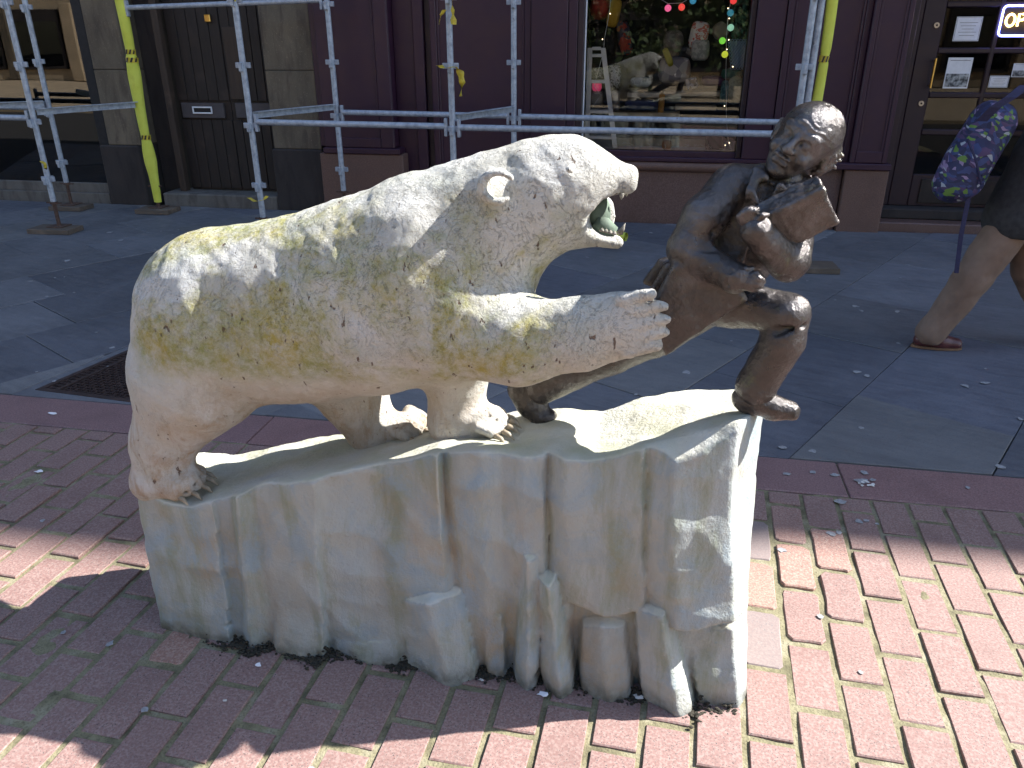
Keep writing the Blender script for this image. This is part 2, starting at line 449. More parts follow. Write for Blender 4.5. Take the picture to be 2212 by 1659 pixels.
def purple(name, c=(0.029, 0.0062, 0.021)):
    t = NT(name); P = t.pos()
    col = t.mix(t.maprange(t.noise(3.0, 6, vec=t.mapping(P, (1, 1, 0.35))), 0.4, 0.75, 0, 0.5), c, tuple(x * 0.72 for x in c))
    col = t.mix(t.ramp(t.noise(55.0, 4, vec=P), [(0.70, 0.0), (0.80, 0.35)]), col, (0.16, 0.12, 0.15))
    t.set(Base_Color=col, Roughness=t.ramp(t.noise(8, 4, vec=P), [(0.3, 0.42), (0.7, 0.6)]))
    t.bump(t.noise(60, 4, vec=P), 0.08, 0.003)
    return t.m
M['purple'] = purple('purple_gloss_paint')
M['purple_dark'] = purple('dark_purple_door_paint', (0.020, 0.007, 0.013))
M['stall'] = granite_mat('brown_granite', (0.105, 0.054, 0.044), (0.15, 0.09, 0.074), (0.035, 0.028, 0.028), 260, 0.55, 0.06, 0.1)
def stone_mat(name, a, b, soot):
    t = NT(name); P = t.pos()
    c = t.ramp(t.noise(2.6, 7, 0.62, vec=t.mapping(P, (1, 1, 0.55))), [(0.3, a), (0.7, b)])
    c = t.mix(t.maprange(t.noise(5.0, 6, vec=t.mapping(P, (2.2, 2.2, 0.5)), dist=0.5), 0.45, 0.7, 0, 0.75), c, soot)
    c = t.mix(t.ramp(t.noise(90, 3, vec=P), [(0.62, 0.0), (0.72, 0.5)]), c, tuple(x * 1.5 for x in b))
    t.set(Base_Color=c, Roughness=0.9); t.bump(t.noise(70, 5, vec=P), 0.3, 0.005)
    return t.m
M['stone'] = stone_mat('sooty_sandstone', (0.085, 0.07, 0.05), (0.185, 0.15, 0.105), (0.06, 0.045, 0.036))
M['stone_base'] = stone_mat('blackened_base_stone', (0.026, 0.021, 0.02), (0.04, 0.032, 0.03), (0.016, 0.013, 0.013))
M['tan'] = simple('pale_sandstone', (0.46, 0.36, 0.24), 0.9, var=0.2, scale=1.5)
M['dark'] = simple('dark_void', (0.012, 0.011, 0.012), 0.8, var=0.3)
def oldwood(name, a, b, sc=(14, 14, 1.2), rough=0.7):
    t = NT(name); P = t.pos()
    st = t.noise(3.0, 7, 0.65, vec=t.mapping(P, sc), dist=0.4)
    c = t.ramp(st, [(0.3, a), (0.7, b)])
    c = t.mix(t.ramp(t.noise(4.0, 6, vec=P), [(0.58, 0.0), (0.72, 0.6)]), c, tuple(x * 1.9 for x in b))
    t.set(Base_Color=c, Roughness=rough); t.bump(st, 0.25, 0.004)
    return t.m
M['doorwood'] = oldwood('weathered_dark_door', (0.010, 0.007, 0.006), (0.024, 0.015, 0.012))
M['plate'] = oldwood('grey_kick_rail', (0.05, 0.043, 0.046), (0.075, 0.066, 0.07), (3, 3, 3))
M['rustwood'] = oldwood('brown_door_post', (0.028, 0.017, 0.012), (0.05, 0.032, 0.022))
M['board'] = oldwood('sole_board_timber', (0.07, 0.052, 0.04), (0.13, 0.10, 0.075), (1.5, 14, 14))
M['step'] = stone_mat('worn_step_stone', (0.09, 0.082, 0.075), (0.14, 0.13, 0.118), (0.06, 0.052, 0.045))
def galv():
    t = NT('galvanised_steel'); P = t.pos()
    c = t.ramp(t.noise(22.0, 6, 0.65, vec=P), [(0.3, (0.20, 0.23, 0.28)), (0.55, (0.36, 0.40, 0.46)), (0.75, (0.46, 0.49, 0.54))])
    c = t.mix(t.ramp(t.noise(48.0, 4, vec=P), [(0.66, 0.0), (0.75, 0.8)]), c, (0.55, 0.53, 0.5))
    c = t.mix(t.ramp(t.noise(31.0, 5, vec=t.mapping(P, (1, 1, 0.6))), [(0.25, 0.8), (0.34, 0.0)]), c, (0.13, 0.085, 0.06))
    t.set(Base_Color=c, Roughness=0.55, Metallic=0.25); t.bump(t.noise(140, 3, vec=P), 0.15, 0.002)
    return t.m
M['galv'] = galv()
M['rust'] = simple('rusty_jack', (0.085, 0.05, 0.038), 0.85, 0.2, 0.4, 50, 0.4)
def foam():
    t = NT('yellow_foam'); P = t.pos()
    c = t.ramp(t.noise(7.0, 5, vec=P), [(0.3, (0.50, 0.52, 0.055)), (0.7, (0.60, 0.64, 0.10))])
    c = t.mix(t.maprange(t.noise(18.0, 4, vec=t.mapping(P, (1, 1, 0.4))), 0.56, 0.75, 0, 0.4), c, (0.36, 0.34, 0.05))
    t.set(Base_Color=c, Roughness=0.85); t.bump(t.noise(180, 3, vec=P), 0.3, 0.003)
    return t.m
M['foam'] = foam()
M['tape_y'] = simple('yellow_tape', (0.50, 0.39, 0.03), 0.5, var=0.25, scale=25)
M['tape_k'] = simple('black_tape', (0.015, 0.013, 0.012), 0.5)
M['brass'] = simple('brass', (0.62, 0.40, 0.12), 0.3, 1.0, 0.15)
M['steel'] = simple('door_steel', (0.42, 0.40, 0.38), 0.35, 1.0, 0.15)
def glass(name, refl, tint=(0.75, 0.78, 0.8)):
    m = bpy.data.materials.new(name); m.use_nodes = True; t = m.node_tree
    for n in list(t.nodes): t.nodes.remove(n)
    o = t.nodes.new('ShaderNodeOutputMaterial'); mx = t.nodes.new('ShaderNodeMixShader'); tr = t.nodes.new('ShaderNodeBsdfTransparent')
    gl = t.nodes.new('ShaderNodeBsdfGlossy'); gl.inputs['Roughness'].default_value = 0.0
    tr.inputs['Color'].default_value = tint + (1,)
    fr = t.nodes.new('ShaderNodeFresnel'); fr.inputs['IOR'].default_value = refl
    tc = t.nodes.new('ShaderNodeTexCoord'); nz = t.nodes.new('ShaderNodeTexNoise'); nz.inputs['Scale'].default_value = 1.1; nz.inputs['Detail'].default_value = 1
    bp = t.nodes.new('ShaderNodeBump'); bp.inputs['Strength'].default_value = 0.05; bp.inputs['Distance'].default_value = 0.03
    t.links.new(tc.outputs['Object'], nz.inputs['Vector']); t.links.new(nz.outputs['Fac'], bp.inputs['Height'])
    t.links.new(bp.outputs[0], gl.inputs['Normal'])
    t.links.new(fr.outputs[0], mx.inputs[0]); t.links.new(tr.outputs[0], mx.inputs[1]); t.links.new(gl.outputs[0], mx.inputs[2]); t.links.new(mx.outputs[0], o.inputs[0])
    return m
M['glass'] = glass('shop_glass', 1.46, (0.93, 0.94, 0.94))
M['glass_dark'] = glass('tinted_shop_glass', 1.8, (0.25, 0.24, 0.22))
M['glass_door'] = glass('door_glass', 1.36, (0.6, 0.6, 0.6))
M['white'] = simple('white_paint', (0.72, 0.73, 0.76), 0.5, var=0.08)

# ------------------------------------------------------------------ ground
YB0, YB1 = 2.73, 3.00                      # red granite band between setts and slabs
gm = MB().box(-90, 90, -90, 90, -0.40, -0.09)
tag(gm.build('ground', M['joint']), kind='structure')
# --- setts
BX, BL, BW, JT = 0.127, 0.252, 0.111, 0.017
BROT = rad(-2.8)
gx, gy = np.linspace(-5.6, 4.2, 560), np.linspace(-1.6, YB0, 250)
GX, GY = np.meshgrid(gx, gy, indexing='ij'); GP = np.stack([GX, GY, 0 * GX], -1)
GZ = -0.0062 + 0.0034 * fbm(GP, 9.0, 2, 1) + 0.0016 * vnoise(GP, 34.0, 2)
bedv = np.concatenate([np.stack([GX, GY, np.minimum(GZ, -0.0015)], -1).reshape(-1, 3), np.array([[-5.6, -1.6, -.085], [4.2, -1.6, -.085], [4.2, YB0, -.085], [-5.6, YB0, -.085]])])
ii = np.arange(560 * 250).reshape(560, 250)
bedf = np.stack([ii[:-1, :-1], ii[1:, :-1], ii[1:, 1:], ii[:-1, 1:]], -1).reshape(-1, 4); nb4 = 560 * 250
bedf = np.concatenate([bedf, [[nb4 + 3, nb4 + 2, nb4 + 1, nb4]]])
paving = obj('brick_paving', bedv, bedf, M['mortar'], base=(0, 0, 0)); tag(paving, kind='structure')
def sett_mesh(l, w, seed):
    rr = random.Random(seed); pts = []
    cw = [(-w/2, -l/2), (w/2, -l/2), (w/2, l/2), (-w/2, l/2)]
    for i in range(4):
        a, b = cw[i], cw[(i + 1) % 4]; L = math.hypot(b[0]-a[0], b[1]-a[1]); c = rr.uniform(0.007, 0.02) / L
        for q in (c, 0.36 + rr.uniform(-.08, .08), 0.66 + rr.uniform(-.08, .08), 1 - rr.uniform(0.007, 0.02) / L):
            nx, ny = (b[1]-a[1]) / L, -(b[0]-a[0]) / L; e = rr.uniform(-0.0035, 0.0012)
            pts.append((a[0] + (b[0]-a[0]) * q + nx * e, a[1] + (b[1]-a[1]) * q + ny * e))
    m = MB().prism(pts, -0.03, 0.0, inset=0.004, drop=0.0038)
    return m.v, m.f
VARS = []
for k in range(10):
    v, f = sett_mesh(BL - JT - random.uniform(0, 0.006), BW - random.uniform(0, 0.004), 100 + k)
    me = bpy.data.meshes.new('brick'); me.from_pydata(v, [], f); me.materials.append(M['brick']); me.update(); VARS.append(me)
cr, sr = math.cos(BROT), math.sin(BROT)
rest = MB(); cand = []
for i in range(-44, 36):
    off = (0.5 if i % 2 else 0.0) + random.uniform(-0.06, 0.06)
    for j in range(-8, 13):
        u, v = 0.441 + (i + 0.5) * BX, (j + off) * BL + 0.01
        x = u * cr - v * sr - 0.07; y = u * sr + v * cr + 0.0
        if y > YB0 - BL / 2 - 0.006 or y < -1.45 or x < -5.45 or x > 4.05:
            continue
        d = np.array([x, y, 0]) - CAM; z = float(d @ VF)
        sx = float(d @ VR) / z / FPX if z > 0.05 else 9; sy = float(d @ VU) / z / FPX if z > 0.05 else 9
        vis = abs(sx) < 0.56 and abs(sy) < 0.44 and not (-1.33 < x < 0.26 and 1.66 < y < 1.9)
        cand.append((0 if vis else 1, z, x, y))
cand.sort()
nb = 0
for hid, z, x, y in cand:
    r_ = BROT + random.uniform(-0.012, 0.012); zz = random.uniform(-0.004, 0.003)
    if not hid and nb < 290:
        o = bpy.data.objects.new('brick', VARS[random.randrange(len(VARS))]); _link(o); o.parent = paving
        o.location = (x, y, zz); o.rotation_euler = (random.uniform(-.012, .012), random.uniform(-.015, .015), r_ + (math.pi if random.random() < .5 else 0)); nb += 1
    else:
        w, l = BW - 0.002, BL - JT - 0.003; c, s_ = math.cos(r_), math.sin(r_)
        pts = [(x + a * w/2 * c - b * l/2 * s_, y + a * w/2 * s_ + b * l/2 * c) for a, b in ((-1, -1), (1, -1), (1, 1), (-1, 1))]
        rest.prism(pts, -0.03, zz, inset=0.004, drop=0.003)
# cut setts filling the ragged ends against the granite band
def clip_poly(poly, a, b, c):               # keep a*x+b*y <= c
    out = []
    for i in range(len(poly)):
        p, q = poly[i], poly[(i + 1) % len(poly)]; dp = a*p[0]+b*p[1]-c; dq = a*q[0]+b*q[1]-c
        if dp <= 0: out.append(p)
        if dp * dq < 0:
            t = dp / (dp - dq); out.append((p[0]+(q[0]-p[0])*t, p[1]+(q[1]-p[1])*t))
    return out
random.seed(7); cuts = []
st_ = random.getstate(); random.seed(7)
for i in range(-44, 36):
    for j in range(8, 14):
        pass
random.setstate(st_)
ends = {}
for hid, z, x, y in cand:
    u = (x + 0.07) * cr + y * sr; i = round((u - 0.441) / BX - 0.5); v = -(x + 0.07) * sr + y * cr
    ends[i] = max(ends.get(i, -9), v)
for i, v in ends.items():
    u0 = 0.441 + (i + 0.5) * BX; v0 = v + BL / 2 + JT / 2 - JT / 2 + 0.009
    pts = []
    for a, b in ((-BW/2, v0), (BW/2, v0), (BW/2, v0 + BL), (-BW/2, v0 + BL)):
        pts.append(((u0 + a) * cr - b * sr - 0.07, (u0 + a) * sr + b * cr))
    pts = clip_poly(pts, 0, 1, YB0 - 0.012)
    if len(pts) >= 3 and max(p[1] for p in pts) - min(p[1] for p in pts) > 0.02:
        rest.prism(pts, -0.03, random.uniform(-.003, .002), inset=0.004, drop=0.003)
tag(rest.build('brick', M['brick'], paving), kind='stuff')
# --- granite band
band = MB().box(-9, 6.5, YB0, YB1, -0.085, -0.010).build('granite_band', M['mortar'], base=(0, 0, 0)); tag(band, kind='structure')
x = -8.7
while x < 6.0:
    L = random.uniform(1.15, 1.6)
    MB().box(x + 0.003, x + L - 0.003, YB0 + 0.003, YB1 - 0.003, -0.05, random.uniform(-0.002, 0.002), bev=0.004).build('granite_strip', M['band'], band)
    x += L
# --- slabs, laid askew to the shopfronts
pv = MB().box(-12, 9, YB1, 7.50, -0.085, -0.012).build('pavement', M['joint'], base=(0, 0, 0)); tag(pv, kind='structure')
SA = rad(30.3); na = np.array([math.cos(SA), -math.sin(SA)]); aa = np.array([math.sin(SA), math.cos(SA)])
MH = [(-2.985, 3.07), (-2.40, 3.02), (-2.36, 3.62), (-2.86, 3.67)]     # cast iron cover
def clip_out(poly, hole):
    # slab minus the (convex) cover: keep the pieces on the outside of each hole edge
    outp = []; cur = poly
    ar = sum(hole[i][0]*hole[(i+1)%4][1]-hole[(i+1)%4][0]*hole[i][1] for i in range(4))
    H = hole if ar > 0 else hole[::-1]
    for i in range(4):
        a, b = H[i], H[(i + 1) % 4]; nx, ny = (b[1]-a[1]), -(b[0]-a[0]); c = nx*a[0]+ny*a[1]
        o_ = clip_poly(cur, -nx, -ny, -c)
        if len(o_) >= 3: outp.append(o_)
        cur = clip_poly(cur, nx, ny, c)
        if len(cur) < 3: break
    return outp if len(cur) >= 3 else [poly]
def area(p): return abs(sum(p[i][0]*p[(i+1)%len(p)][1]-p[(i+1)%len(p)][0]*p[i][1] for i in range(len(p)))) / 2
holeM = [(-3.06, 3.0), (-2.32, 3.0), (-2.30, 3.67), (-2.90, 3.72)]
for row in range(-14, 14):
    c0 = -0.971 + row * 0.675
    s = -8.0 + random.uniform(0, 0.8)
    while s < 16:
        L = random.uniform(0.72, 1.25)
        q = [c0 * na + s * aa, (c0 + .675) * na + s * aa, (c0 + .675) * na + (s + L) * aa, c0 * na + (s + L) * aa]
        s += L
        poly = [(p[0], p[1]) for p in q]
        for cc in ((0, -1, -(YB1 + 0.003)), (0, 1, 7.49), (1, 0, 8.8), (-1, 0, 11.8)):
            poly = clip_poly(poly, *cc)
            if len(poly) < 3: break
        if len(poly) < 3: continue
        for pp in clip_out(poly, holeM):
            if len(pp) < 3 or area(pp) < 0.01: continue
            cx = sum(p[0] for p in pp) / len(pp); cy = sum(p[1] for p in pp) / len(pp)
            pts = []
            for x_, y_ in pp:
                d = math.hypot(x_ - cx, y_ - cy); k = 1 - 0.0035 / max(d, .02); pts.append((cx + (x_ - cx) * k, cy + (y_ - cy) * k))
            w_ = random.random(); m_ = M['slab_dark'] if w_ < 0.30 else (M['slab'] if w_ < 0.8 else M['slab_pale'])
            MB().prism(pts, -0.06, random.uniform(-0.003, 0.0025), inset=0.003, drop=0.002).build('paving_slab', m_, pv)
# cement collar and cast iron cover
col = MB()
for i in range(4):
    a, b = MH[i], MH[(i + 1) % 4]; c, d = holeM[(i + 1) % 4], holeM[i]
    col.prism([a, b, c, d][::-1], -0.05, -0.001)
tag(col.build('cement_collar', M['slab'], base=(-2.65, 3.3, 0)), kind='structure')
mh = MB().prism(MH[::1], -0.05, -0.010)
cover = mh.build('inspection_cover', M['iron'])
tag(cover, 'rusty cast iron inspection cover with basketweave tread set in the pavement', 'drain cover')
def bil(u, v):
    p = [np.array(q) for q in MH]; w = (p[0]*(1-u)+p[1]*u)*(1-v) + (p[3]*(1-u)+p[2]*u)*v; return (w[0], w[1])
fr = MB()
for (u0, u1, v0, v1) in ((0, 1, 0, .05), (0, 1, .95, 1), (0, .05, .05, .95), (.95, 1, .05, .95), (.16, .19, .05, .95), (.19, .95, .80, .83)):
    fr.prism([bil(u0, v0), bil(u1, v0), bil(u1, v1), bil(u0, v1)], -0.012, 0.002)
fr.build('cover_frame', M['iron'], cover)
tr = MB()
for i in range(15):
    for j in range(17):
        u, v = 0.205 + i * 0.05, 0.065 + j * 0.043
        if v > 0.78: continue
        if (i + j) % 2: q = (u, u + 0.042, v, v + 0.014)
        else: q = (u + 0.014, u + 0.026, v, v + 0.038)
        tr.prism([bil(q[0], q[2]), bil(q[1], q[2]), bil(q[1], q[3]), bil(q[0], q[3])], -0.012, 0.0)
for i in range(3):
    for j in range(18):
        tr.prism([bil(.065+i*.03, .07+j*.05), bil(.085+i*.03, .07+j*.05), bil(.085+i*.03, .10+j*.05), bil(.065+i*.03, .10+j*.05)], -0.012, -0.001)
tag(tr.build('tread', M['iron'], cover), kind='stuff')
# trodden gum and specks
gum = MB()
for k in range(150):
    y = 3.05 + (random.random() ** 1.5) * 4.2; x = random.uniform(-5.5, 3.2)
    gum.disc((x, y), random.choice([.006, .008, .01, .014, .02]) * random.uniform(.7, 1.2), 9, 0.0025, 0.3, random.uniform(.6, 1.5), random.uniform(0, 3))
for k in range(26):
    gum.disc((random.uniform(-2.6, 1.6), random.uniform(1.2, 2.9)), random.choice([.004, .006, .009]), 8, 0.0032, 0.3, 1.2, random.uniform(0, 3))
for px, py, r in ((1175, 1015, .016),):
    pass
for px, py, r in ((1855, 1128, .011), (1872, 1126, .008), (1795, 1155, .011), (1812, 1152, .009), (1690, 1190, .012), (1700, 1025, .012), (1755, 1021, .01), (1803, 1027, .013), (1868, 1022, .012), (2090, 1055, .008), (1845, 662, .015), (1860, 672, .012), (1722, 655, .012), (1852, 805, .016), (1872, 812, .013), (2085, 835, .015), (2128, 828, .015), (2160, 1010, .016), (1815, 1085, .016), (1860, 1040, .018), (1885, 1038, .01)):
    p = gnd(px, py); gum.disc((p[0], p[1]), r, 10, 0.003, 0.35, 1.3, random.uniform(0, 3))
tag(gum.build('chewing_gum', M['gum']), kind='stuff')
# bird dropping and litter
bd = MB(); p = gnd(1870, 1047)
for k in range(14):
    a = random.uniform(0, 6.28); q = 0.014 + random.uniform(-.004, .007)
    bd.disc((p[0] + math.cos(a) * q * 1.5, p[1] + math.sin(a) * q), random.uniform(.003, .007), 8, 0.004 + k * 1e-5, .3)
tag(bd.build('bird_dropping', M['chip']), 'white ring shaped bird dropping on the red granite band', 'bird dropping')
def scrap(name, px, py, s, label, cat, mat, lift=.004):
    p = gnd(px, py); n = 9; m = MB(); v = []; 
    for k in range(n):
        w = 2 * math.pi * k / n; r = s * random.uniform(.5, 1.2)
        v.append((p[0] + math.cos(w) * r * 1.5, p[1] + math.sin(w) * r * .8, lift + random.uniform(0, s * .35)))
    b = [(x, y, z - .0015) for x, y, z in v]
    m.add(v + b, [tuple(range(n)), tuple(range(2 * n - 1, n - 1, -1))] + [(i, n + i, n + (i + 1) % n, (i + 1) % n) for i in range(n)])
    tag(m.build(name, mat), label, cat)
scrap('paper_scrap', 558, 1438, .008, 'torn white paper scrap lying beside the moss at the plinth foot', 'litter', M['paper'])
scrap('paper_scrap', 84, 1022 - 2, .012, 'small white paper scrap on the red band near the iron cover', 'litter', M['paper'])
scrap('paper_scrap', 112, 895, .016, 'crumpled white scrap on the slabs left of the iron cover', 'litter', M['paper'])
scrap('stone_chip', 487, 1515, .005, 'white pebble in the sunlit joint below the plinth', 'pebble', M['chip'])
scrap('stone_chip', 468, 1362, .007, 'pale round pebble on the sett beside the plinth left corner', 'pebble', M['chip'])
scrap('stone_chip', 1172, 1502, .010, 'broken white chip against the plinth foot', 'pebble', M['paper'])
scrap('stone_chip', 1040, 1436 + 35, .006, 'small round pale pebble on a dark sett before the plinth', 'pebble', M['chip'])
scrap('stone_chip', 1380, 1508, .011, 'flat grey flake tucked under the plinth right end', 'pebble', M['chip'])

# ------------------------------------------------------------------ buildings
WY = 7.55
# ---- sooty stone building: piers, doorway, shop window, upper wall, roof
sb = empty('stone_building', (-4.5, WY, 0), 'sooty sandstone building with a dark double door and large tinted shop window', 'building')
B = lambda n, b, m, par=None, bev=0.004: box_obj(n, b, m, par if par is not None else sb, bev)
def courses(name, x0, x1, y0, y1, zs, m):
    for a, b in zip(zs[:-1], zs[1:]): B(name, (x0, x1, y0, y1, a + 0.002, b - 0.002), m, bev=0.006)
courses('stone_block', -5.640, -5.275, WY, 8.05, [0.60, 1.33, 2.05, 2.9], M['stone'])
B('base_block', (-5.735, -5.285, WY - 0.03, 8.04, -0.05, 0.60), M['stone_base'], bev=0.012)
courses('stone_block', -3.79, -3.285, WY, 8.05, [0.60, 1.33, 2.05, 2.9], M['stone'])
B('base_block', (-3.81, -3.275, WY - 0.03, 8.04, -0.05, 0.60), M['stone_base'], bev=0.012)
# doorway
B('door_step', (-5.11, -3.813, WY - 0.02, 8.06, -0.05, 0.125), M['step'], bev=0.012)
B('door_post', (-4.985, -4.915, WY + 0.12, WY + 0.2, 0.126, 2.9), M['rustwood'])
B('reveal', (-5.27, -4.99, WY + 0.28, 8.04, -0.05, 2.9), M['stone_base'])
DY = WY + 0.22
def leaf(x0, x1, name='door'):
    d = B(name, (x0, x1, DY + 0.02, DY + 0.06, 0.13, 2.85), M['doorwood'])
    w = x1 - x0; nb_ = 5
    for k in range(nb_):
        for (z0, z1) in ((0.15, 0.845), (1.03, 2.8)):
            B('plank', (x0 + w * k / nb_ + .003, x0 + w * (k + 1) / nb_ - .003, DY + random.uniform(.002, .006), DY + 0.02, z0, z1), M['doorwood'], d)
    return d
d1 = leaf(-5.09 + .18, -4.33); d2 = leaf(-4.325, -3.815)
B('kick_rail', (-4.87, -4.40, DY - .012, DY + .018, 0.862, 1.008), M['plate'], d1)
lb = MB(); x0, x1, z0, z1 = -4.745, -4.525, .905, .975
for q in ((x0, x1, z0, z0 + .014), (x0, x1, z1 - .014, z1), (x0, x0 + .014, z0 + .014, z1 - .014), (x1 - .014, x1, z0 + .014, z1 - .014)):
    lb.box(q[0], q[1], DY - .026, DY - .012, q[2], q[3], .003)
lb.build('letterbox', M['white'], d1)
B('letter_slot', (x0 + .014, x1 - .014, DY - .016, DY - .0125, z0 + .014, z1 - .014), M['dark'], d1, 0)
B('kick_rail', (-4.27, -3.83, DY - .012, DY + .018, 0.868, 1.012), M['plate'], d2)
MB().box(-4.30, -4.10, DY - .008, DY + .001, 1.05, 1.72, .003).build('panel_patch', M['rustwood'], d2)
MB().box(-4.46, -4.40, DY - .03, DY, 1.76, 1.83, .006).build('door_lock', M['brass'], d1)
# left shop window
B('window_frame', (-5.755, -5.643, WY + .01, WY + .10, 0.10, 2.9), M['dark'])
wf = B('shop_window', (-8.6, -5.757, WY + .015, WY + .095, 0.10, 0.20), M['step'])
B('window_pane', (-8.6, -5.757, WY + .05, WY + .056, 0.20, 2.9), M['glass_dark'], wf, 0)
B('sill_stone', (-8.7, -5.74, WY - .02, WY + .3, -0.05, 0.10), M['step'])
B('stone_block', (-9.2, -8.6, WY, 8.05, -.05, 2.9), M['stone'])
B('shop_floor', (-8.6, -5.65, WY + .3, 9.3, -0.05, 0.10), M['dark'], bev=0)
B('back_wall', (-8.6, -5.28, 9.3, 9.4, -0.05, 2.9), M['dark'], bev=0)
B('upper_wall', (-30, 45, WY - .02, 16.0, 2.9, 12.75), M['stone'], bev=0)
rf = MB()
rf.add([(-30, WY - .25, 12.7), (45, WY - .25, 12.7), (45, 16.2, 12.7), (-30, 16.2, 12.7), (-30, 12, 16.0), (45, 12, 16.0)],
       [(0, 1, 2, 3), (0, 4, 5, 1), (1, 5, 2), (2, 5, 4, 3), (3, 4, 0)])
rf.build('roof', M['stone_base'], sb)
for cx_ in (-9.5, 1.0, 9.4, 14.2, 19.5, 27): B('chimney', (cx_, cx_ + 1.5, 11.2, 12.6, 15.0, 17.8), M['stone'])
B('shade_parapet', (3.0, 14.3, WY - .24, WY + .1, 12.76, 12.92), M['stone'], bev=0)  # unseen balustrade with coping, added to dim the sun on the left setts
for k in range(31): B('shade_baluster', (3.05 + k * .36, 3.25 + k * .36, WY - .2, WY + .05, 12.921, 13.78), M['stone'], bev=0)
B('shade_coping', (3.0, 14.3, WY - .26, WY + .1, 13.781, 13.93), M['stone'], bev=0)

# ---- purple shopfront
ps = empty('purple_shopfront', (-0.6, WY, 0), 'dark purple painted timber shopfront on brown granite with a display window', 'shopfront')
Pp = lambda n, b, m=None, par=None, bev=0.006: box_obj(n, b, m or M['purple'], par if par is not None else ps, bev)
def framed(name, x0, x1, yf, z0, z1, side=0.11, top=0.1, depth=0.025):
    f = Pp(name, (x0, x1, yf + depth, yf + 0.3, z0, z1))
    Pp('panel_frame', (x0, x0 + side, yf, yf + depth - .002, z0, z1), par=f)
    Pp('panel_frame', (x1 - side, x1, yf, yf + depth - .002, z0, z1), par=f)
    Pp('panel_frame', (x0 + side + .001, x1 - side - .001, yf, yf + depth - .002, z0, z0 + top), par=f)
    Pp('moulding', (x0 + side + .001, x0 + side + .022, yf + .008, yf + depth - .002, z0 + top + .001, z1), par=f)
    Pp('moulding', (x1 - side - .022, x1 - side - .001, yf + .008, yf + depth - .002, z0 + top + .001, z1), par=f)
    return f
# left pilaster
framed('pilaster', -3.20, -2.50, WY - .10, 0.64, 2.9, .13, .09)
Pp('pilaster_foot', (-3.215, -2.44, WY - .135, WY + .28, 0.585, 0.638))
Pp('granite_base', (-3.262, -2.415, WY - .12, WY + .27, -0.05, 0.583), M['stall'], bev=.008)
Pp('filler_strip', (-3.272, -3.202, WY - .04, WY + .2, 0.64, 2.9))
# recessed purple boards
Pp('recess_board', (-2.498, -2.30, WY + .05, WY + .2, -0.05, 2.9), M['purple'])
Pp('bead', (-2.298, -2.20, WY + .02, WY + .2, -0.05, 2.9))
Pp('recess_board', (-2.198, -2.13, WY + .07, WY + .2, -0.05, 2.9), M['purple_dark'])
bp_ = framed('boarded_panel', -2.128, -1.19, WY - .0, 0.0, 2.9, .06, .5, .02)
Pp('flush_board', (-1.188, -0.86, WY - .022, WY + .2, -0.05, 2.9))
Pp('flush_board', (-0.858, -0.775, WY - .005, WY + .2, 0.58, 2.9))
Pp('window_jamb', (-0.773, -0.715, WY + .0, WY + .22, 0.58, 2.9), M['purple_dark'])
# display window
dw = Pp('display_window', (-0.713, 0.70, WY + .04, WY + .16, 0.585, 0.648))
Pp('window_pane', (-0.713, 0.69, WY + .07, WY + .076, 0.648, 2.9), M['glass'], dw, 0)
Pp('edge_bead', (-0.713, -0.700, WY + .055, WY + .07, 0.648, 2.9), M['white'], dw, .002)
Pp('window_sill', (-0.86, 0.98, WY - .03, WY + .04, 0.562, 0.60))
mo = MB()
mo.tube([(-0.86, WY + .0, 0.515), (1.40, WY + .0, 0.515)], .046, 14)
mo.build('granite_moulding', M['stall'], ps, smooth=True, auto=40)
Pp('stall_riser', (-1.19, 1.40, WY + .0, WY + .2, -0.05, 0.475), M['stall'])
Pp('window_jamb', (0.70, 0.745, WY + .02, WY + .2, 0.6, 2.9), M['purple_dark'])
# right hand boards and pilaster
Pp('flush_board', (0.747, 0.985, WY - .03, WY + .2, 0.602, 2.9))
framed('pilaster', 0.99, 1.66, WY - .05, 0.565, 2.9, .05, .12, .03)
framed('pilaster', 1.662, 1.965, WY - .11, 0.60, 2.9, .04, .10, .018)
Pp('pilaster_foot', (1.40, 2.005, WY - .145, WY + .2, 0.545, 0.598))
Pp('granite_base', (1.405, 1.630, WY - .06, WY + .2, -0.05, 0.543), M['stall'], bev=.006)
Pp('granite_base', (1.638, 2.0, WY - .12, WY + .2, -0.05, 0.543), M['stall'], bev=.008)
Pp('reveal', (1.967, 2.03, WY - .02, 8.0, 0.0, 2.9), M['purple_dark'])
Pp('door_step', (2.005, 3.55, WY - .02, 8.1, -0.05, 0.075), M['stall'], bev=.01)
Pp('door_step', (2.032, 3.5, WY + .14, 8.1, 0.076, 0.17), M['stone_base'], bev=.012)
GD = WY + 0.30
sx_ = (GD) / WY
door = Pp('door', (2.15, 2.32, GD, GD + .05, 0.172, 2.9), M['purple_dark'])
rows = [(0.46, 0.80), (0.855, 1.115), (1.165, 1.475), (1.525, 1.835), (1.885, 2.9)]
Pp('bottom_rail', (2.321, 3.4, GD, GD + .05, 0.172, 0.458), M['purple_dark'], door)
Pp('kick_panel', (2.40, 3.3, GD - .012, GD - .001, 0.20, 0.42), M['doorwood'], door)
for (a, b), (c, d_) in zip(rows[:-1], rows[1:]): Pp('glazing_bar', (2.321, 3.4, GD + .004, GD + .046, b + .002, c - .002), M['purple_dark'], door, .008)
Pp('glazing_bar', (2.735, 2.775, GD + .002, GD + .048, 0.459, 2.9), M['purple_dark'], door, .008)
for (a, b) in rows:
    Pp('door_pane', (2.321, 2.734, GD + .022, GD + .027, a, b), M['glass_door'], door, 0)
    Pp('door_pane', (2.776, 3.4, GD + .022, GD + .027, a, b), M['glass_door'], door, 0)
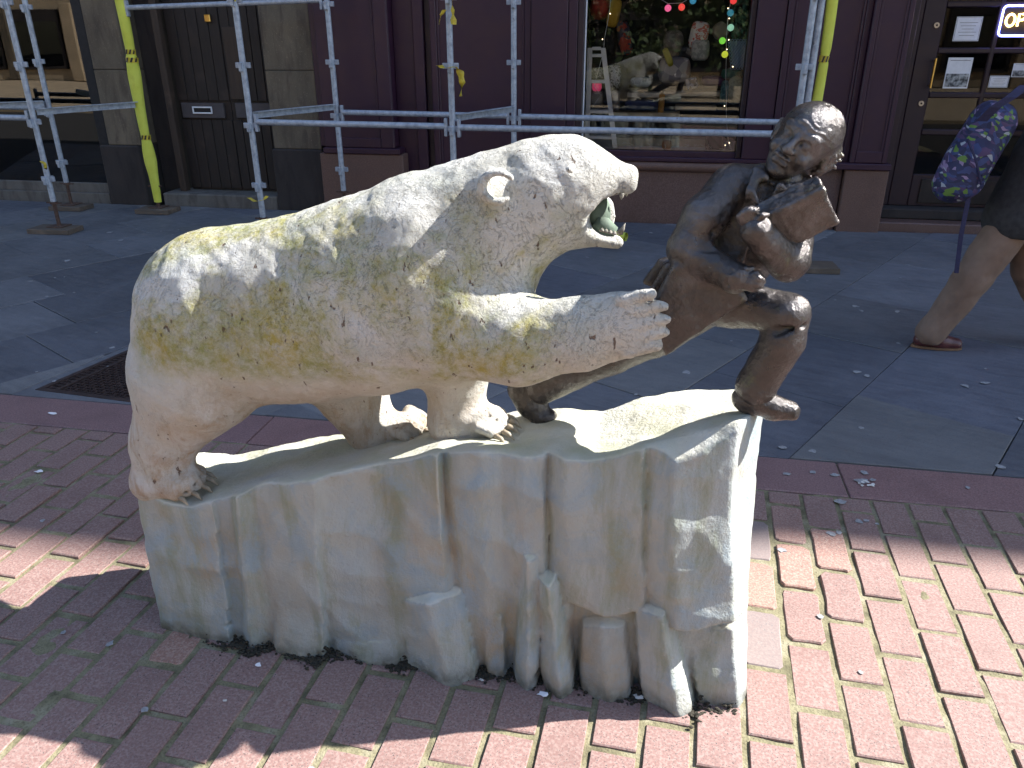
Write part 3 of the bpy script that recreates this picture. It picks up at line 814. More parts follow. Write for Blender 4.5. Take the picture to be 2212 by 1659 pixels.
hb = MB().tube([(2.305, GD - .045, 1.20), (2.305, GD - .045, 1.44)], .010, 10)
for z in (1.22, 1.42): hb.tube([(2.305, GD - .045, z), (2.305, GD, z)], .007, 8)
hb.build('door_handle', M['brass'], door, True, auto=40)
for (x_, z_) in ((2.268, 1.70), (2.268, 1.07)):
    MB().tube([(x_, GD - .012, z_), (x_, GD, z_)], .022, 16).build('door_lock', M['steel'], door)
    MB().tube([(x_, GD - .016, z_), (x_, GD - .0125, z_)], .008, 10).build('keyhole', M['dark'], door)
Pp('reveal', (2.032, 2.149, GD, GD + .06, 0.172, 2.9), M['purple_dark'])
Pp('pilaster', (3.42, 4.2, WY - .11, 8.05, -.05, 2.9))
Pp('pilaster', (4.2, 12.0, WY - .02, 8.05, -.05, 2.9), M['stall'])
Pp('back_wall', (-3.28, 12, 9.6, 9.7, -.05, 2.9), M['dark'], bev=0)
Pp('shop_floor', (-3.28, 12, 8.11, 9.6, -.05, 0.16), M['doorwood'], bev=0)
Pp('side_wall', (-0.95, -0.86, WY + .21, 9.6, 0.16, 2.9), M['dark'], bev=0)
Pp('side_wall', (0.95, 1.05, WY + .21, 9.6, 0.16, 2.9), M['dark'], bev=0)
Pp('display_shelf', (-0.85, 0.94, WY + .165, 8.55, 0.56, 0.64), M['white'], bev=.004)
# ------------------------------------------------------------------ materials: sculpture
def plaster_bear():
    t = NT('weathered_painted_plaster'); P = t.pos(); s = t.sep(P); x, z = s[0], s[2]
    base = t.ramp(t.noise(4.5, 6, 0.6, vec=P), [(0.3, (0.42, 0.405, 0.35)), (0.52, (0.54, 0.53, 0.49)), (0.75, (0.49, 0.51, 0.52))])
    # warm clay colour showing through low down on belly and legs
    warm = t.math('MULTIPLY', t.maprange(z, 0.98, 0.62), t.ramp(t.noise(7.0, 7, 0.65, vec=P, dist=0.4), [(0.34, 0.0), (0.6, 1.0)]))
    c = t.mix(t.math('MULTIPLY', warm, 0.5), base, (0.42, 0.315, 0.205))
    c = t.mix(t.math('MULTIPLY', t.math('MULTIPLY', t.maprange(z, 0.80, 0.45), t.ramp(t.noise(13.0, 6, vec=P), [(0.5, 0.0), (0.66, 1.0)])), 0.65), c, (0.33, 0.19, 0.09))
    stk = t.ramp(t.noise(16.0, 8, 0.7, vec=t.mapping(P, (1.3, 1.3, 0.35), (0, rad(-20), 0)), dist=0.6), [(0.50, 0.0), (0.64, 1.0)])
    c = t.mix(t.math('MULTIPLY', t.math('MULTIPLY', stk, t.maprange(z, 0.9, 0.6)), 0.7), c, (0.32, 0.21, 0.115))
    pal = t.ramp(t.noise(12.0, 8, 0.7, vec=t.mapping(P, (1.3, 1.3, 0.4), loc=(4, 2, 1)), dist=0.6), [(0.52, 0.0), (0.66, 1.0)])
    c = t.mix(t.math('MULTIPLY', pal, 0.55), c, (0.58, 0.57, 0.55))
    # algae: yellow green patches over the flank, shoulder and fore leg
    al = t.ramp(t.noise(4.2, 8, 0.68, vec=t.mapping(P, (1.0, 1.0, 0.8), loc=(0.3, 0.1, 0.35)), dist=0.5), [(0.43, 0.0), (0.55, 1.0)])
    win = t.math('MULTIPLY', t.maprange(z, 0.80, 0.90), t.maprange(z, 1.36, 1.18))
    win = t.math('MULTIPLY', win, t.maprange(x, -0.05, -0.30))
    am = t.math('MULTIPLY', al, win)
    spk = t.ramp(t.noise(38.0, 6, 0.7, vec=P), [(0.32, 0.25), (0.6, 1.0)])
    ac = t.mix(t.ramp(t.noise(10.0, 6, vec=P), [(0.38, 0.0), (0.62, 1.0)]), (0.25, 0.265, 0.075), (0.33, 0.275, 0.03))
    c = t.mix(t.math('MULTIPLY', t.math('MULTIPLY', am, spk), 0.92), c, ac)
    gr = t.math('MULTIPLY', t.ramp(t.noise(6.0, 6, vec=P, dist=0.6), [(0.52, 0.0), (0.68, 1.0)]), 0.30)
    c = t.mix(gr, c, (0.30, 0.34, 0.29))
    # pale scratches, dark pits
    sc = t.ramp(t.noise(26.0, 9, 0.75, vec=P, dist=1.6), [(0.485, 0.0), (0.5, 0.8), (0.515, 0.0)])
    c = t.mix(t.math('MULTIPLY', sc, 0.55), c, (0.56, 0.54, 0.50))
    dk = t.ramp(t.noise(30.0, 8, 0.7, vec=t.mapping(P, (1, 1, .6)), dist=1.2), [(0.485, 0.0), (0.497, 0.8), (0.508, 0.0)])
    c = t.mix(t.math('MULTIPLY', dk, t.ramp(t.noise(6, 3, vec=P), [(0.48, 0.0), (0.62, 0.75)])), c, (0.10, 0.08, 0.055))
    pit = t.ramp(t.noise(58.0, 3, 0.55, vec=t.mapping(P, (1.0, 1.0, 0.5), (0, rad(35), 0))), [(0.285, 1.0), (0.325, 0.0)])
    c = t.mix(t.math('MULTIPLY', pit, 0.85), c, (0.12, 0.065, 0.04))
    t.set(Base_Color=c, Roughness=0.82)
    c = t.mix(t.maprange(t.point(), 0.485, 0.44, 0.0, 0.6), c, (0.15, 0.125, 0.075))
    t.set(Base_Color=c)
    h = t.math('MULTIPLY_ADD', t.noise(34.0, 9, 0.72, vec=P, dist=0.25), 1.0, t.math('MULTIPLY', pit, -0.5))
    h = t.math('MULTIPLY_ADD', t.noise(150.0, 4, 0.6, vec=P), 0.18, h)
    fl = t.noise(15.0, 8, 0.68, vec=t.mapping(P, (1.0, 1.0, 0.75), (0, rad(-30), 0)), dist=0.45)
    fl = t.ramp(fl, [(0.36, 0.0), (0.375, 0.35), (0.47, 0.38), (0.482, 0.75), (0.575, 0.7), (0.59, 1.0)])
    fl = t.math('MULTIPLY', fl, t.maprange(z, 0.85, 1.15, 0.15, 1.0))
    h = t.math('MULTIPLY_ADD', fl, 0.85, h)
    t.bump(h, 1.0, 0.013)
    return t.m
def plaster_rock():
    t = NT('weathered_plaster_ice'); P = t.pos(); s = t.sep(P); z = s[2]
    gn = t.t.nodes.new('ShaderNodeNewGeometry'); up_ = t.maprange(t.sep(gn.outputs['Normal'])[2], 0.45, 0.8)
    st = t.noise(3.4, 7, 0.62, vec=t.mapping(P, (1.6, 1.6, 0.5)))
    c = t.ramp(st, [(0.28, (0.25, 0.27, 0.245)), (0.5, (0.345, 0.36, 0.335)), (0.74, (0.29, 0.345, 0.375))])
    c = t.mix(t.math('MULTIPLY', t.ramp(t.noise(5.5, 6, 0.65, vec=t.mapping(P, (2.2, 2.2, 0.45)), dist=0.3), [(0.48, 0.0), (0.64, 1.0)]), 0.85), c, (0.235, 0.26, 0.19))
    c = t.mix(t.math('MULTIPLY', t.ramp(t.noise(4.3, 5, 0.6, vec=t.mapping(P, (1, 1, .7), loc=(3, 1, 2))), [(0.54, 0.0), (0.70, 1.0)]), 0.7), c, (0.34, 0.27, 0.18))
    c = t.mix(t.math('MULTIPLY', t.ramp(t.noise(6.3, 7, 0.7, vec=t.mapping(P, (1, 1, .8), loc=(7, 1, 2)), dist=.5), [(0.50, 0.0), (0.64, 1.0)]), 0.8), c, (0.245, 0.315, 0.36))
    c = t.mix(t.ramp(t.noise(46.0, 7, 0.7, vec=P), [(0.64, 0.0), (0.73, 0.6)]), c, (0.15, 0.25, 0.32))
    c = t.mix(t.ramp(t.noise(60.0, 7, 0.75, vec=P), [(0.27, 0.5), (0.36, 0.0)]), c, (0.16, 0.13, 0.085))
    # upward faces go paler cream, partly the top's sunlit brightness put into the colour
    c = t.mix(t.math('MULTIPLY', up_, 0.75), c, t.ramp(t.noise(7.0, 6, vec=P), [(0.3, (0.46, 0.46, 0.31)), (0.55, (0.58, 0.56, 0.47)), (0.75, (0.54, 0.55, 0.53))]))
    c = t.mix(t.ramp(t.noise(110.0, 5, 0.7, vec=P), [(0.62, 0.0), (0.72, 0.5)]), c, (0.44, 0.42, 0.38))
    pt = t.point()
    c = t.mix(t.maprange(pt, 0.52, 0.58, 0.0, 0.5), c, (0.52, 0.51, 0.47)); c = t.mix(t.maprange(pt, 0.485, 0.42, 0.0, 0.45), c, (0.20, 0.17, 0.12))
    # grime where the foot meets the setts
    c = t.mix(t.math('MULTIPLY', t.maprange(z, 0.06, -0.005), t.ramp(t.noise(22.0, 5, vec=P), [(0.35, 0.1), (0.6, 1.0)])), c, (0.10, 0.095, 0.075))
    t.set(Base_Color=c, Roughness=0.85)
    h = t.math('MULTIPLY_ADD', t.noise(14.0, 8, 0.7, vec=t.mapping(P, (1.5, 1.5, .6)), dist=0.6), 1.2, t.noise(90.0, 5, 0.65, vec=P))
    t.bump(h, 0.6, 0.008)
    return t.m
def bronze(name, k=1.0):
    t = NT(name); P = t.pos()
    n = t.noise(9.0, 7, 0.65, vec=P)
    c = t.ramp(n, [(0.28, (0.032 * k, 0.027 * k, 0.026 * k)), (0.5, (0.058 * k, 0.048 * k, 0.045 * k)), (0.72, (0.11 * k, 0.102 * k, 0.106 * k))])
    c = t.mix(t.ramp(t.noise(15.0, 7, 0.7, vec=P, dist=0.5), [(0.60, 0.0), (0.72, 0.6)]), c, (0.11, 0.125, 0.06))
    c = t.mix(t.ramp(t.noise(60.0, 5, 0.7, vec=P), [(0.66, 0.0), (0.76, 0.6)]), c, (0.32, 0.28, 0.26))
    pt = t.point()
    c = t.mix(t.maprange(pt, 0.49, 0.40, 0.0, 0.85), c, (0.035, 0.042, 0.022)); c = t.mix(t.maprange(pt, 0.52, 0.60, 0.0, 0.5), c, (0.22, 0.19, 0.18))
    t.set(Base_Color=c, Metallic=0.6, Coat_Weight=0.55, Coat_Roughness=0.22, Roughness=t.ramp(t.noise(20, 5, vec=P), [(0.3, 0.24), (0.7, 0.40)]))
    h = t.math('MULTIPLY_ADD', t.noise(190.0, 4, 0.6, vec=P), 0.35, t.noise(60.0, 7, 0.7, vec=P, dist=0.9))
    h = t.math('MULTIPLY_ADD', t.voro(70.0, P), 0.5, h)
    nb_ = t.bump(h, 0.6, 0.006); t.L(nb_, t.b.inputs['Coat Normal'])
    return t.m
M['bear'] = plaster_bear(); M['rock'] = plaster_rock(); M['bronze'] = bronze('brown_bronze'); M['bronze_dark'] = bronze('dark_bronze', 0.75)
M['claw'] = simple('worn_claw', (0.30, 0.25, 0.18), 0.6, var=0.35, scale=60)
M['mouth'] = simple('green_stained_mouth', (0.10, 0.14, 0.105), 0.8, var=0.4, scale=30, bump=0.3)

# ------------------------------------------------------------------ plinth: a lump of painted ice floe
def interp(xs, pts): 
    p = np.array(pts); return np.interp(xs, p[:, 0], p[:, 1])
h_ = 0.0068
rv = Vol((-1.46, 1.46, -0.03), (0.40, 2.02, 0.92), h_)
X, Y, Z = rv.coords()
top_front = [(-1.36, .462), (-1.30, .462), (-1.18, .450), (-1.04, .505), (-.93, .556), (-.79, .585), (-.62, .632), (-.49, .682), (-.36, .695), (-.24, .690), (-.10, .705), (.00, .735), (.09, .752), (.16, .785), (.22, .815), (.27, .832), (.33, .83)]
top_back = [(-1.36, .42), (-1.25, .42), (-1.08, .466), (-.86, .52), (-.60, .585), (-.40, .635), (-.20, .688), (-.10, .68), (.02, .724), (.13, .742), (.25, .752), (.33, .752)]
wy = np.clip((Y - 1.60) / 0.33, 0, 1.1)
Gx = X + 0 * Y
zt = interp(X[:, 0, 0], top_front)[:, None, None] * (1 - wy) + interp(X[:, 0, 0], top_back)[:, None, None] * wy
PT = np.stack(np.broadcast_arrays(X, Y, 0 * X), -1)
zt = zt + 0.012 * fbm(PT, 6.0, 3, 1)
# dip of the snow edge towards the front right, a sloped chamfer in front of the running foot
zt = zt - 0.055 * np.clip((X - 0.02) / 0.12, 0, 1) * np.clip((0.26 - X) / 0.05, 0, 1) * np.clip((1.635 - Y) / 0.06, 0, 1)
CREASE = [  # survey px and distance of each crease or ridge, at the lip and at the foot
 (300, 1070, 1.625, 345, 1352, 1.612), (380, 1083, 1.600, 400, 1372, 1.598), (459, 1077, 1.588, 495, 1385, 1.583), (468, 1075, 1.606, 503, 1388, 1.604),
 (503, 1073, 1.608, 530, 1392, 1.604), (512, 1070, 1.584, 540, 1395, 1.572), (545, 1045, 1.606, 590, 1400, 1.604), (600, 1035, 1.592, 640, 1405, 1.580),
 (676, 1025, 1.562, 698, 1415, 1.574), (683, 1024, 1.566, 712, 1417, 1.606), (700, 1018, 1.578, 726, 1418, 1.604), (830, 990, 1.636, 800, 1420, 1.600),
 (925, 973, 1.602, 880, 1420, 1.606), (946, 974, 1.584, 970, 1430, 1.612), (958, 975, 1.626, 1000, 1440, 1.626), (975, 985, 1.606, 1020, 1440, 1.615),
 (1040, 990, 1.586, 1060, 1440, 1.612), (1085, 990, 1.606, 1100, 1445, 1.630), (1131, 985, 1.590, 1135, 1470, 1.62), (1175, 985, 1.600, 1175, 1490, 1.62),
 (1183, 985, 1.626, 1186, 1490, 1.636), (1194, 985, 1.612, 1200, 1490, 1.62), (1222, 985, 1.582, 1240, 1460, 1.625), (1300, 985, 1.596, 1310, 1480, 1.60),
 (1393, 968, 1.590, 1385, 1485, 1.606), (1400, 968, 1.606, 1393, 1485, 1.620), (1464, 962, 1.566, 1460, 1520, 1.572), (1470, 962, 1.568, 1468, 1525, 1.574),
 (1598, 925, 1.618, 1586, 1527, 1.600), (1620, 915, 1.68, 1604, 1527, 1.662)]
up_top = [(-1.42, 1.85), (-1.352, 1.71)]; up_bot = [(-1.45, 1.85), (-1.385, 1.69)]
for a, b, c, d, e, f in CREASE:
    up_top.append((float(at(a, b, c)[0]), c)); up_bot.append((float(at(d, e, f)[0]), f))
up_top += [(.305, 1.80), (.312, 2.0)]; up_bot += [(.345, 1.80), (.352, 2.0)]
def prof(xarr, pts): return np.interp(xarr, [p[0] for p in pts], [p[1] for p in pts])
jog = 0.007 * vnoise(np.stack(np.broadcast_arrays(X * 0.5, 0 * Y, Z), -1)[:, :1], 7.0, 2) + 0.003 * vnoise(np.stack(np.broadcast_arrays(X * 1.5, 0 * Y, Z), -1)[:, :1], 25.0, 1)
xx = X + 0 * Z + jog
tz_ = Z[0, 0] if Z.ndim == 3 else Z
zt_f = 0.62
yfront = np.zeros(np.broadcast(xx, Z).shape, np.float32)
kx_t = np.array(up_top); kx_b = np.array(up_bot)
for k_ in range(yfront.shape[2]):
    zz_ = float(Z.ravel()[k_]); f_ = min(1.0, max(0.0, zz_ / zt_f)); kn = kx_t * f_ + kx_b * (1 - f_)
    yfront[:, :, k_] = np.interp(xx[:, :, k_], kn[:, 0], kn[:, 1])
# the lower right part is undercut below a broken ledge
led = 0.255 + 0.012 * np.sin(xx * 31) + 0.03 * np.clip((xx - .0) / .1, 0, 1) * np.clip((.07 - xx) / .03, 0, 1)
yfront = yfront + 0.034 * np.clip((xx + 0.150) / 0.012, 0, 1) * np.clip((led - Z) / 0.010, 0, 1) * np.clip((0.318 - xx) / 0.02, 0, 1)
def block(base, top, back=0.10):
    # broken outcrop: outline (px, py, Y) along the foot and along its ledge
    global yfront
    B_ = np.array([[at(*q)[0], q[2], max(0.0, at(*q)[2])] for q in base]); T_ = np.array([[at(*q)[0], q[2], at(*q)[2]] for q in top])
    for k_ in range(yfront.shape[2]):
        zz_ = float(Z.ravel()[k_])
        zt_m = T_[:, 2].max()
        if zz_ > zt_m + .02: break
        f_ = np.clip(zz_ / T_[:, 2].mean(), 0, 1.15); kn = B_ * (1 - f_) + T_ * f_
        xs = xx[:, :, k_] - .4 * jog[:, :, k_]
        y = np.interp(xs, kn[:, 0], kn[:, 1]); y = np.where((xs < kn[0, 0]) | (xs > kn[-1, 0]), 9, y)
        zl = np.interp(xs, T_[:, 0], T_[:, 2]); y = y + np.clip((zz_ - zl) / 0.022, 0, 1) * back
        yfront[:, :, k_] = np.minimum(yfront[:, :, k_], y)
block([(585, 1400, 1.62), (600, 1408, 1.578), (660, 1416, 1.566), (692, 1414, 1.572), (700, 1412, 1.63)], [(580, 1296, 1.62), (590, 1300, 1.592), (640, 1340, 1.580), (686, 1376, 1.576), (692, 1380, 1.62)])
block([(715, 1416, 1.62), (728, 1418, 1.586), (800, 1421, 1.580), (858, 1418, 1.590), (866, 1416, 1.62)], [(712, 1385, 1.62), (726, 1388, 1.600), (800, 1390, 1.594), (860, 1388, 1.60), (868, 1388, 1.62)])
block([(870, 1420, 1.64), (884, 1424, 1.592), (962, 1470, 1.535), (968, 1470, 1.536), (1030, 1446, 1.575), (1040, 1440, 1.65)], [(845, 1292, 1.64), (856, 1294, 1.612), (922, 1306, 1.560), (930, 1306, 1.560), (1002, 1282, 1.604), (1012, 1278, 1.66)])
block([(1040, 1440, 1.66), (1052, 1445, 1.594), (1090, 1444, 1.594), (1102, 1444, 1.66)], [(1030, 1330, 1.66), (1042, 1332, 1.606), (1084, 1335, 1.604), (1098, 1335, 1.66)])
block([(1104, 1452, 1.66), (1112, 1468, 1.580), (1138, 1479, 1.553), (1160, 1488, 1.570), (1168, 1490, 1.66)], [(1122, 1185, 1.65), (1128, 1186, 1.606), (1140, 1214, 1.578), (1162, 1206, 1.600), (1172, 1206, 1.65)])
block([(1162, 1490, 1.66), (1172, 1494, 1.582), (1206, 1502, 1.545), (1214, 1502, 1.545), (1240, 1470, 1.580), (1248, 1462, 1.66)], [(1148, 1243, 1.65), (1156, 1244, 1.604), (1182, 1266, 1.570), (1188, 1266, 1.570), (1204, 1240, 1.598), (1210, 1238, 1.65)])
block([(1246, 1470, 1.67), (1256, 1486, 1.590), (1312, 1508, 1.552), (1320, 1508, 1.552), (1362, 1490, 1.580), (1372, 1480, 1.67)], [(1244, 1352, 1.67), (1256, 1356, 1.616), (1300, 1358, 1.594), (1308, 1358, 1.594), (1350, 1352, 1.614), (1362, 1350, 1.67)])
block([(1378, 1480, 1.67), (1390, 1496, 1.592), (1464, 1533, 1.530), (1472, 1533, 1.531), (1500, 1515, 1.562), (1508, 1508, 1.66)], [(1362, 1318, 1.66), (1372, 1320, 1.600), (1428, 1338, 1.562), (1434, 1338, 1.562), (1448, 1326, 1.590), (1454, 1324, 1.66)])
block([(1500, 1505, 1.67), (1510, 1515, 1.590), (1596, 1527, 1.590), (1606, 1526, 1.640), (1614, 1524, 1.72)], [(1480, 1366, 1.67), (1490, 1368, 1.616), (1588, 1364, 1.618), (1600, 1362, 1.650), (1610, 1360, 1.73)])
PX3 = np.stack(np.broadcast_arrays(X, Y, Z * 0.45), -1)
n1 = fbm(PX3, 9.0, 3, 2)
fold = np.abs(vnoise(np.stack(np.broadcast_arrays(X + .5 * Z, 0 * Y, Z * .8), -1)[:, :1], 7.5, 3)) + .6 * np.abs(vnoise(np.stack(np.broadcast_arrays(X - .35 * Z, 0 * Y, Z), -1)[:, :1], 12.0, 1))
dfront = (yfront - Y) * 0.85 + 0.0024 * n1 + 0.013 * (fold - .4)
yback = 1.93 + 0.03 * np.sin(X * 5.0) + 0.02 * np.sin(X * 13)
dback = (Y - yback) + 0.015 * n1
dend = np.maximum(-(X + 1.375 - 0.04 * Z), X - (0.335 - 0.045 * np.clip(Z / .8, 0, 1))) + 0.006 * n1
dtop = (Z - zt) * 0.95
def smax(a, b, k):
    h = np.clip(0.5 - 0.5 * (a - b) / k, 0, 1); return a * (1 - h) + b * h + k * h * (1 - h)
F = smax(np.maximum(dfront, 0 * Z + -1), smax(dback, dend, 0.04), 0.004)
F = smax(F, dtop, 0.010)
F = np.maximum(F, -(Z + 0.02))
rv.F = np.ascontiguousarray(np.broadcast_to(F, rv.n).astype(np.float32))
V, Q = rv.mesh()
V = relax(V, Q, 1, 0.15)
N = vnormals(V, Q)
V = V + N * (0.0012 * fbm(V, 22.0, 3, 3))[:, None]
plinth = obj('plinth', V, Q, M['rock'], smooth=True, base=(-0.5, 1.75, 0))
tag(plinth, 'pale plaster plinth shaped as a cracked block of ice under the bear and runner', 'plinth')
# moss and soil along the foot
ms = MB()
gaps = [float(at(q, 1430, 1.6)[0]) for q in (530, 578, 706, 872, 1046, 1102, 1168, 1248, 1374, 1508)]
for k in range(1700):
    if random.random() < 0.6:
        x = random.choice(gaps) + random.gauss(0, .02); e = random.gauss(0, .014)
    else:
        x = random.uniform(-1.2, 0.30); e = random.gauss(.004, .008)
    y = float(np.interp(x, [p[0] for p in up_bot], [p[1] for p in up_bot])) - .018 + e
    r = random.uniform(.0016, .0052); ms.ball((x, y, r * .5 + (max(0, e) * .9 if random.random() < .4 else 0)), r, 5, 3, (1.4, 1.1, random.uniform(.5, 1.2)))
tag(ms.build('moss', M['moss']), kind='stuff')

# ------------------------------------------------------------------ polar bear
BY = 1.77
def pr(x, y, r, Y=BY):
    p = at(x, y, Y); return p, r * mpp(p)
bear = empty('polar_bear_statue', at(620, 900, BY) * np.array([1, 1, 0]) + np.array([0, 0, .55]), 'roaring polar bear statue of weathered off white plaster stained with yellow algae', 'statue')
bv = Vol((-1.56, 1.40, 0.27), (0.19, 2.14, 1.47), 0.0075)
def blob(a, b, k=0.05, sy=0.85, op='add'):
    (p, r), (q, s) = pr(*a), pr(*b); bv.cap(p, q, r, s, k, sy, op)
blob((500, 690, 198), (640, 676, 192), .06, .80)
blob((640, 676, 192), (790, 648, 205), .05, .80)
blob((790, 648, 205), (915, 612, 212), .05, .78)
blob((432, 785, 143), (470, 700, 165), .05, .95)
blob((930, 585, 192), (985, 590, 172), .06, .78)
blob((960, 520, 140), (1070, 482, 136), .06, .80)
blob((1040, 470, 124), (1175, 424, 116), .05, .82)
blob((1175, 424, 116), (1238, 408, 99), .04, .80)
blob((1238, 372, 60), (1346, 386, 27), .035, .95)
blob((1285, 390, 44), (1342, 391, 27), .02, 1.05)
blob((1356, 377, 15), (1362, 380, 15), .008, 1.3)
blob((1364, 368, 9), (1364, 404, 9), .006, 2.3)
blob((1215, 482, 50), (1334, 524, 12), .03, 1.35)
blob((1190, 318, 16), (1255, 318, 14), .03, 2.0)          # brow
bv.ell(pr(1326, 464, 1)[0] + np.array([0, -.012, 0]), (.056, .085, .050), .008, 'sub')
bv.cap(pr(1300, 470, 1)[0] + np.array([0, -.10, 0]), pr(1300, 470, 1)[0] + np.array([0, .03, 0]), .030, .022, .01, 1.0, 'sub')
p1, r1 = pr(1278, 445, 26, 1.845); p2, _ = pr(1312, 505, 26, 1.845); bv.cap(p1, p2, .012, .010, .012)   # far cheek seen through the mouth
bv.ell(pr(1296, 466, 1, 1.868)[0], (.036, .014, .056), .012)
bv.cap(pr(1238, 365, 1, 1.665)[0], pr(1228, 366, 1, 1.665)[0], .012, .014, .012, 1, 'sub')   # eye socket
bv.ell(pr(1231, 366, 1, 1.672)[0], (.011, .010, .010), .004)
bv.cap(pr(1372, 386, 1, 1.735)[0], pr(1364, 392, 1, 1.715)[0], .007, .005, .006, 1, 'sub')
# ear: a thick curled rim, open to the front
ear = [(1104, 384, 11), (1082, 375, 12), (1060, 378, 13), (1046, 392, 14), (1044, 410, 14), (1056, 424, 14), (1076, 430, 13), (1094, 428, 10)]
for a, b in zip(ear[:-1], ear[1:]):
    pa, ra = pr(a[0], a[1], a[2], 1.630); pb, rb = pr(b[0], b[1], b[2], 1.630); bv.cap(pa, pb, ra, rb, .012, 1.2)
bv.ell(pr(1076, 404, 1, 1.66)[0], (.026, .03, .026), .015, 'sub')
pe, re = pr(1062, 402, 30, 1.68); bv.cap(pe, pe + np.array([0, .05, 0]), re, re, .025)
bv.ell(pr(1078, 404, 1, 1.628)[0], (.022, .022, .022), .012, 'sub')
# raised right fore leg
blob((985, 700, 128, 1.70), (1120, 738, 93, 1.665), .06, .85)
blob((1120, 738, 93, 1.665), (1250, 723, 77, 1.645), .04, .85)
blob((1250, 723, 77, 1.645), (1345, 700, 68, 1.630), .03, .75)
blob((1330, 702, 67, 1.630), (1338, 698, 60, 1.628), .03, .62)
TOE = [((1345, 648, 16), (1409, 634, 13.5)), ((1345, 676, 16), (1434, 661, 14)), ((1360, 703, 16), (1441, 690, 14.5)), ((1365, 730, 16), (1436, 719, 14.5)), ((1355, 758, 16), (1419, 746, 14))]
for a, b in TOE: blob(a + (1.598,), b + (1.588,), .006, 1.05)
for (a, b), (c, d) in zip(TOE[:-1], TOE[1:]):
    mx_ = ((b[0] + d[0]) / 2 - 8, (b[1] + d[1]) / 2); m0 = ((a[0] + c[0]) / 2 + 10, (a[1] + c[1]) / 2)
    bv.cap(pr(m0[0], m0[1], 1, 1.575)[0], pr(mx_[0] + 22, mx_[1], 1, 1.580)[0], .0035, .0055, .004, 1.5, 'sub')
# planted left fore leg
blob((985, 790, 74, 1.80), (985, 895, 56, 1.80), .05, 1.0)
blob((978, 915, 52, 1.79), (1062, 912, 36, 1.765), .03, 1.15)
# far hind leg
blob((735, 800, 95, 1.86), (800, 920, 56, 1.87), .05, .95)
blob((805, 932, 44, 1.865), (885, 922, 28, 1.855), .03, 1.2)
# near hind leg
blob((410, 840, 122, 1.70), (355, 955, 66, 1.685), .05, .85)
blob((355, 955, 66, 1.685), (338, 1025, 48, 1.68), .04, 1.0)
blob((338, 1036, 44, 1.675), (400, 1036, 34, 1.655), .03, 1.25)
claws = MB
def foot_toes(pts, Y, r, fx=16, fy=6):
    out = []
    for i, (x, y, yy) in enumerate(pts):
        blob((x - fx - 8, y - fy - 6, r + 3, yy + .012), (x + 3, y, r + 2, yy), .007, 1.0); out.append((x + 5, y + 1, yy))
    for (x, y, yy), (x2, y2, y3) in zip(pts[:-1], pts[1:]):
        mx, my, mY = (x + x2) / 2, (y + y2) / 2, (yy + y3) / 2
        blob((mx - 26, my - 24, 2, mY), (mx + 12, my - 2, 6, mY - .004), .006, 1.0, 'sub')
    return out
t1 = foot_toes([(1082, 896, 1.80), (1088, 905, 1.775), (1084, 916, 1.75), (1074, 927, 1.725), (1058, 936, 1.70)], 0, 11)
t2 = foot_toes([(908, 900, 1.90), (912, 912, 1.875), (906, 925, 1.85), (894, 936, 1.825), (876, 944, 1.80)], 0, 11)
t3 = foot_toes([(430, 1018, 1.715), (434, 1030, 1.69), (426, 1045, 1.662), (404, 1058, 1.636), (376, 1068, 1.616)], 0, 12)
V, Q = bv.mesh()
V = relax(V, Q, 2, 0.5)
N = vnormals(V, Q)
st = np.stack([V[:, 0] * 1.0 + V[:, 2] * .5, V[:, 1], V[:, 2] * 1.0], 1)
rg = 1 - np.abs(fbm(st, 13.0, 4, 1)) * 1.6
upf = np.clip((N[:, 2] + 0.25) / 0.6, 0, 1) * np.clip((V[:, 2] - 0.82) / .12, 0, 1)
disp = 0.0030 * fbm(V, 5.0, 2, 0) + 0.0016 * fbm(V, 30.0, 3, 2) + upf * 0.0024 * (rg - .5) + np.where(V[:, 0] > -.02, -0.5, 0) * 0.003
V = V + N * disp[:, None]
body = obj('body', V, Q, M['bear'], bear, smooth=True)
cl = lambda p, d, L, r, nm='claw': MB().tube([p, p + d * L * .5, p + d * L + np.array([0, 0, -L * .28])], r, 7, rs=[r, r * .8, r * .12]).build(nm, M['claw'], bear, smooth=True)
for tt in (t1, t2, t3):
    for (x, y, yy) in tt:
        p = at(x, y, yy); d = np.array([.86, (yy - (tt[2][2])) * 4 - .12, -.25]); d /= np.linalg.norm(d); cl(p + d * .010, d, .034, .0078)
def tooth(x, y, Y, x2, y2, r):
    p, q = at(x, y, Y), at(x2, y2, Y); MB().tube([p, (p + q) / 2, q], r, 7, rs=[r, r * .75, r * .1]).build('tooth', M['bear'], bear, smooth=True)
tooth(1340, 505, 1.735, 1351, 482, .0065); tooth(1336, 506, 1.80, 1348, 487, .006)
tooth(1343, 418, 1.735, 1342, 432, .006); tooth(1352, 415, 1.80, 1354, 425, .005)
for k in range(4): tooth(1300 + k * 9, 500 + k * 2.2, 1.715, 1301 + k * 9, 492 + k * 2.2, .006)
lin = MB().ball(at(1291, 464, 1.80), 1.0, 18, 12, (.030, .040, .050)); lin.build('mouth_lining', M['mouth'], bear, smooth=True)
tg = [at(1285, 478, 1.775), at(1305, 490, 1.775), at(1330, 502, 1.775)]
MB().tube(tg, .02, 10, rs=[.022, .022, .012]).build('tongue', M['mouth'], bear, smooth=True)

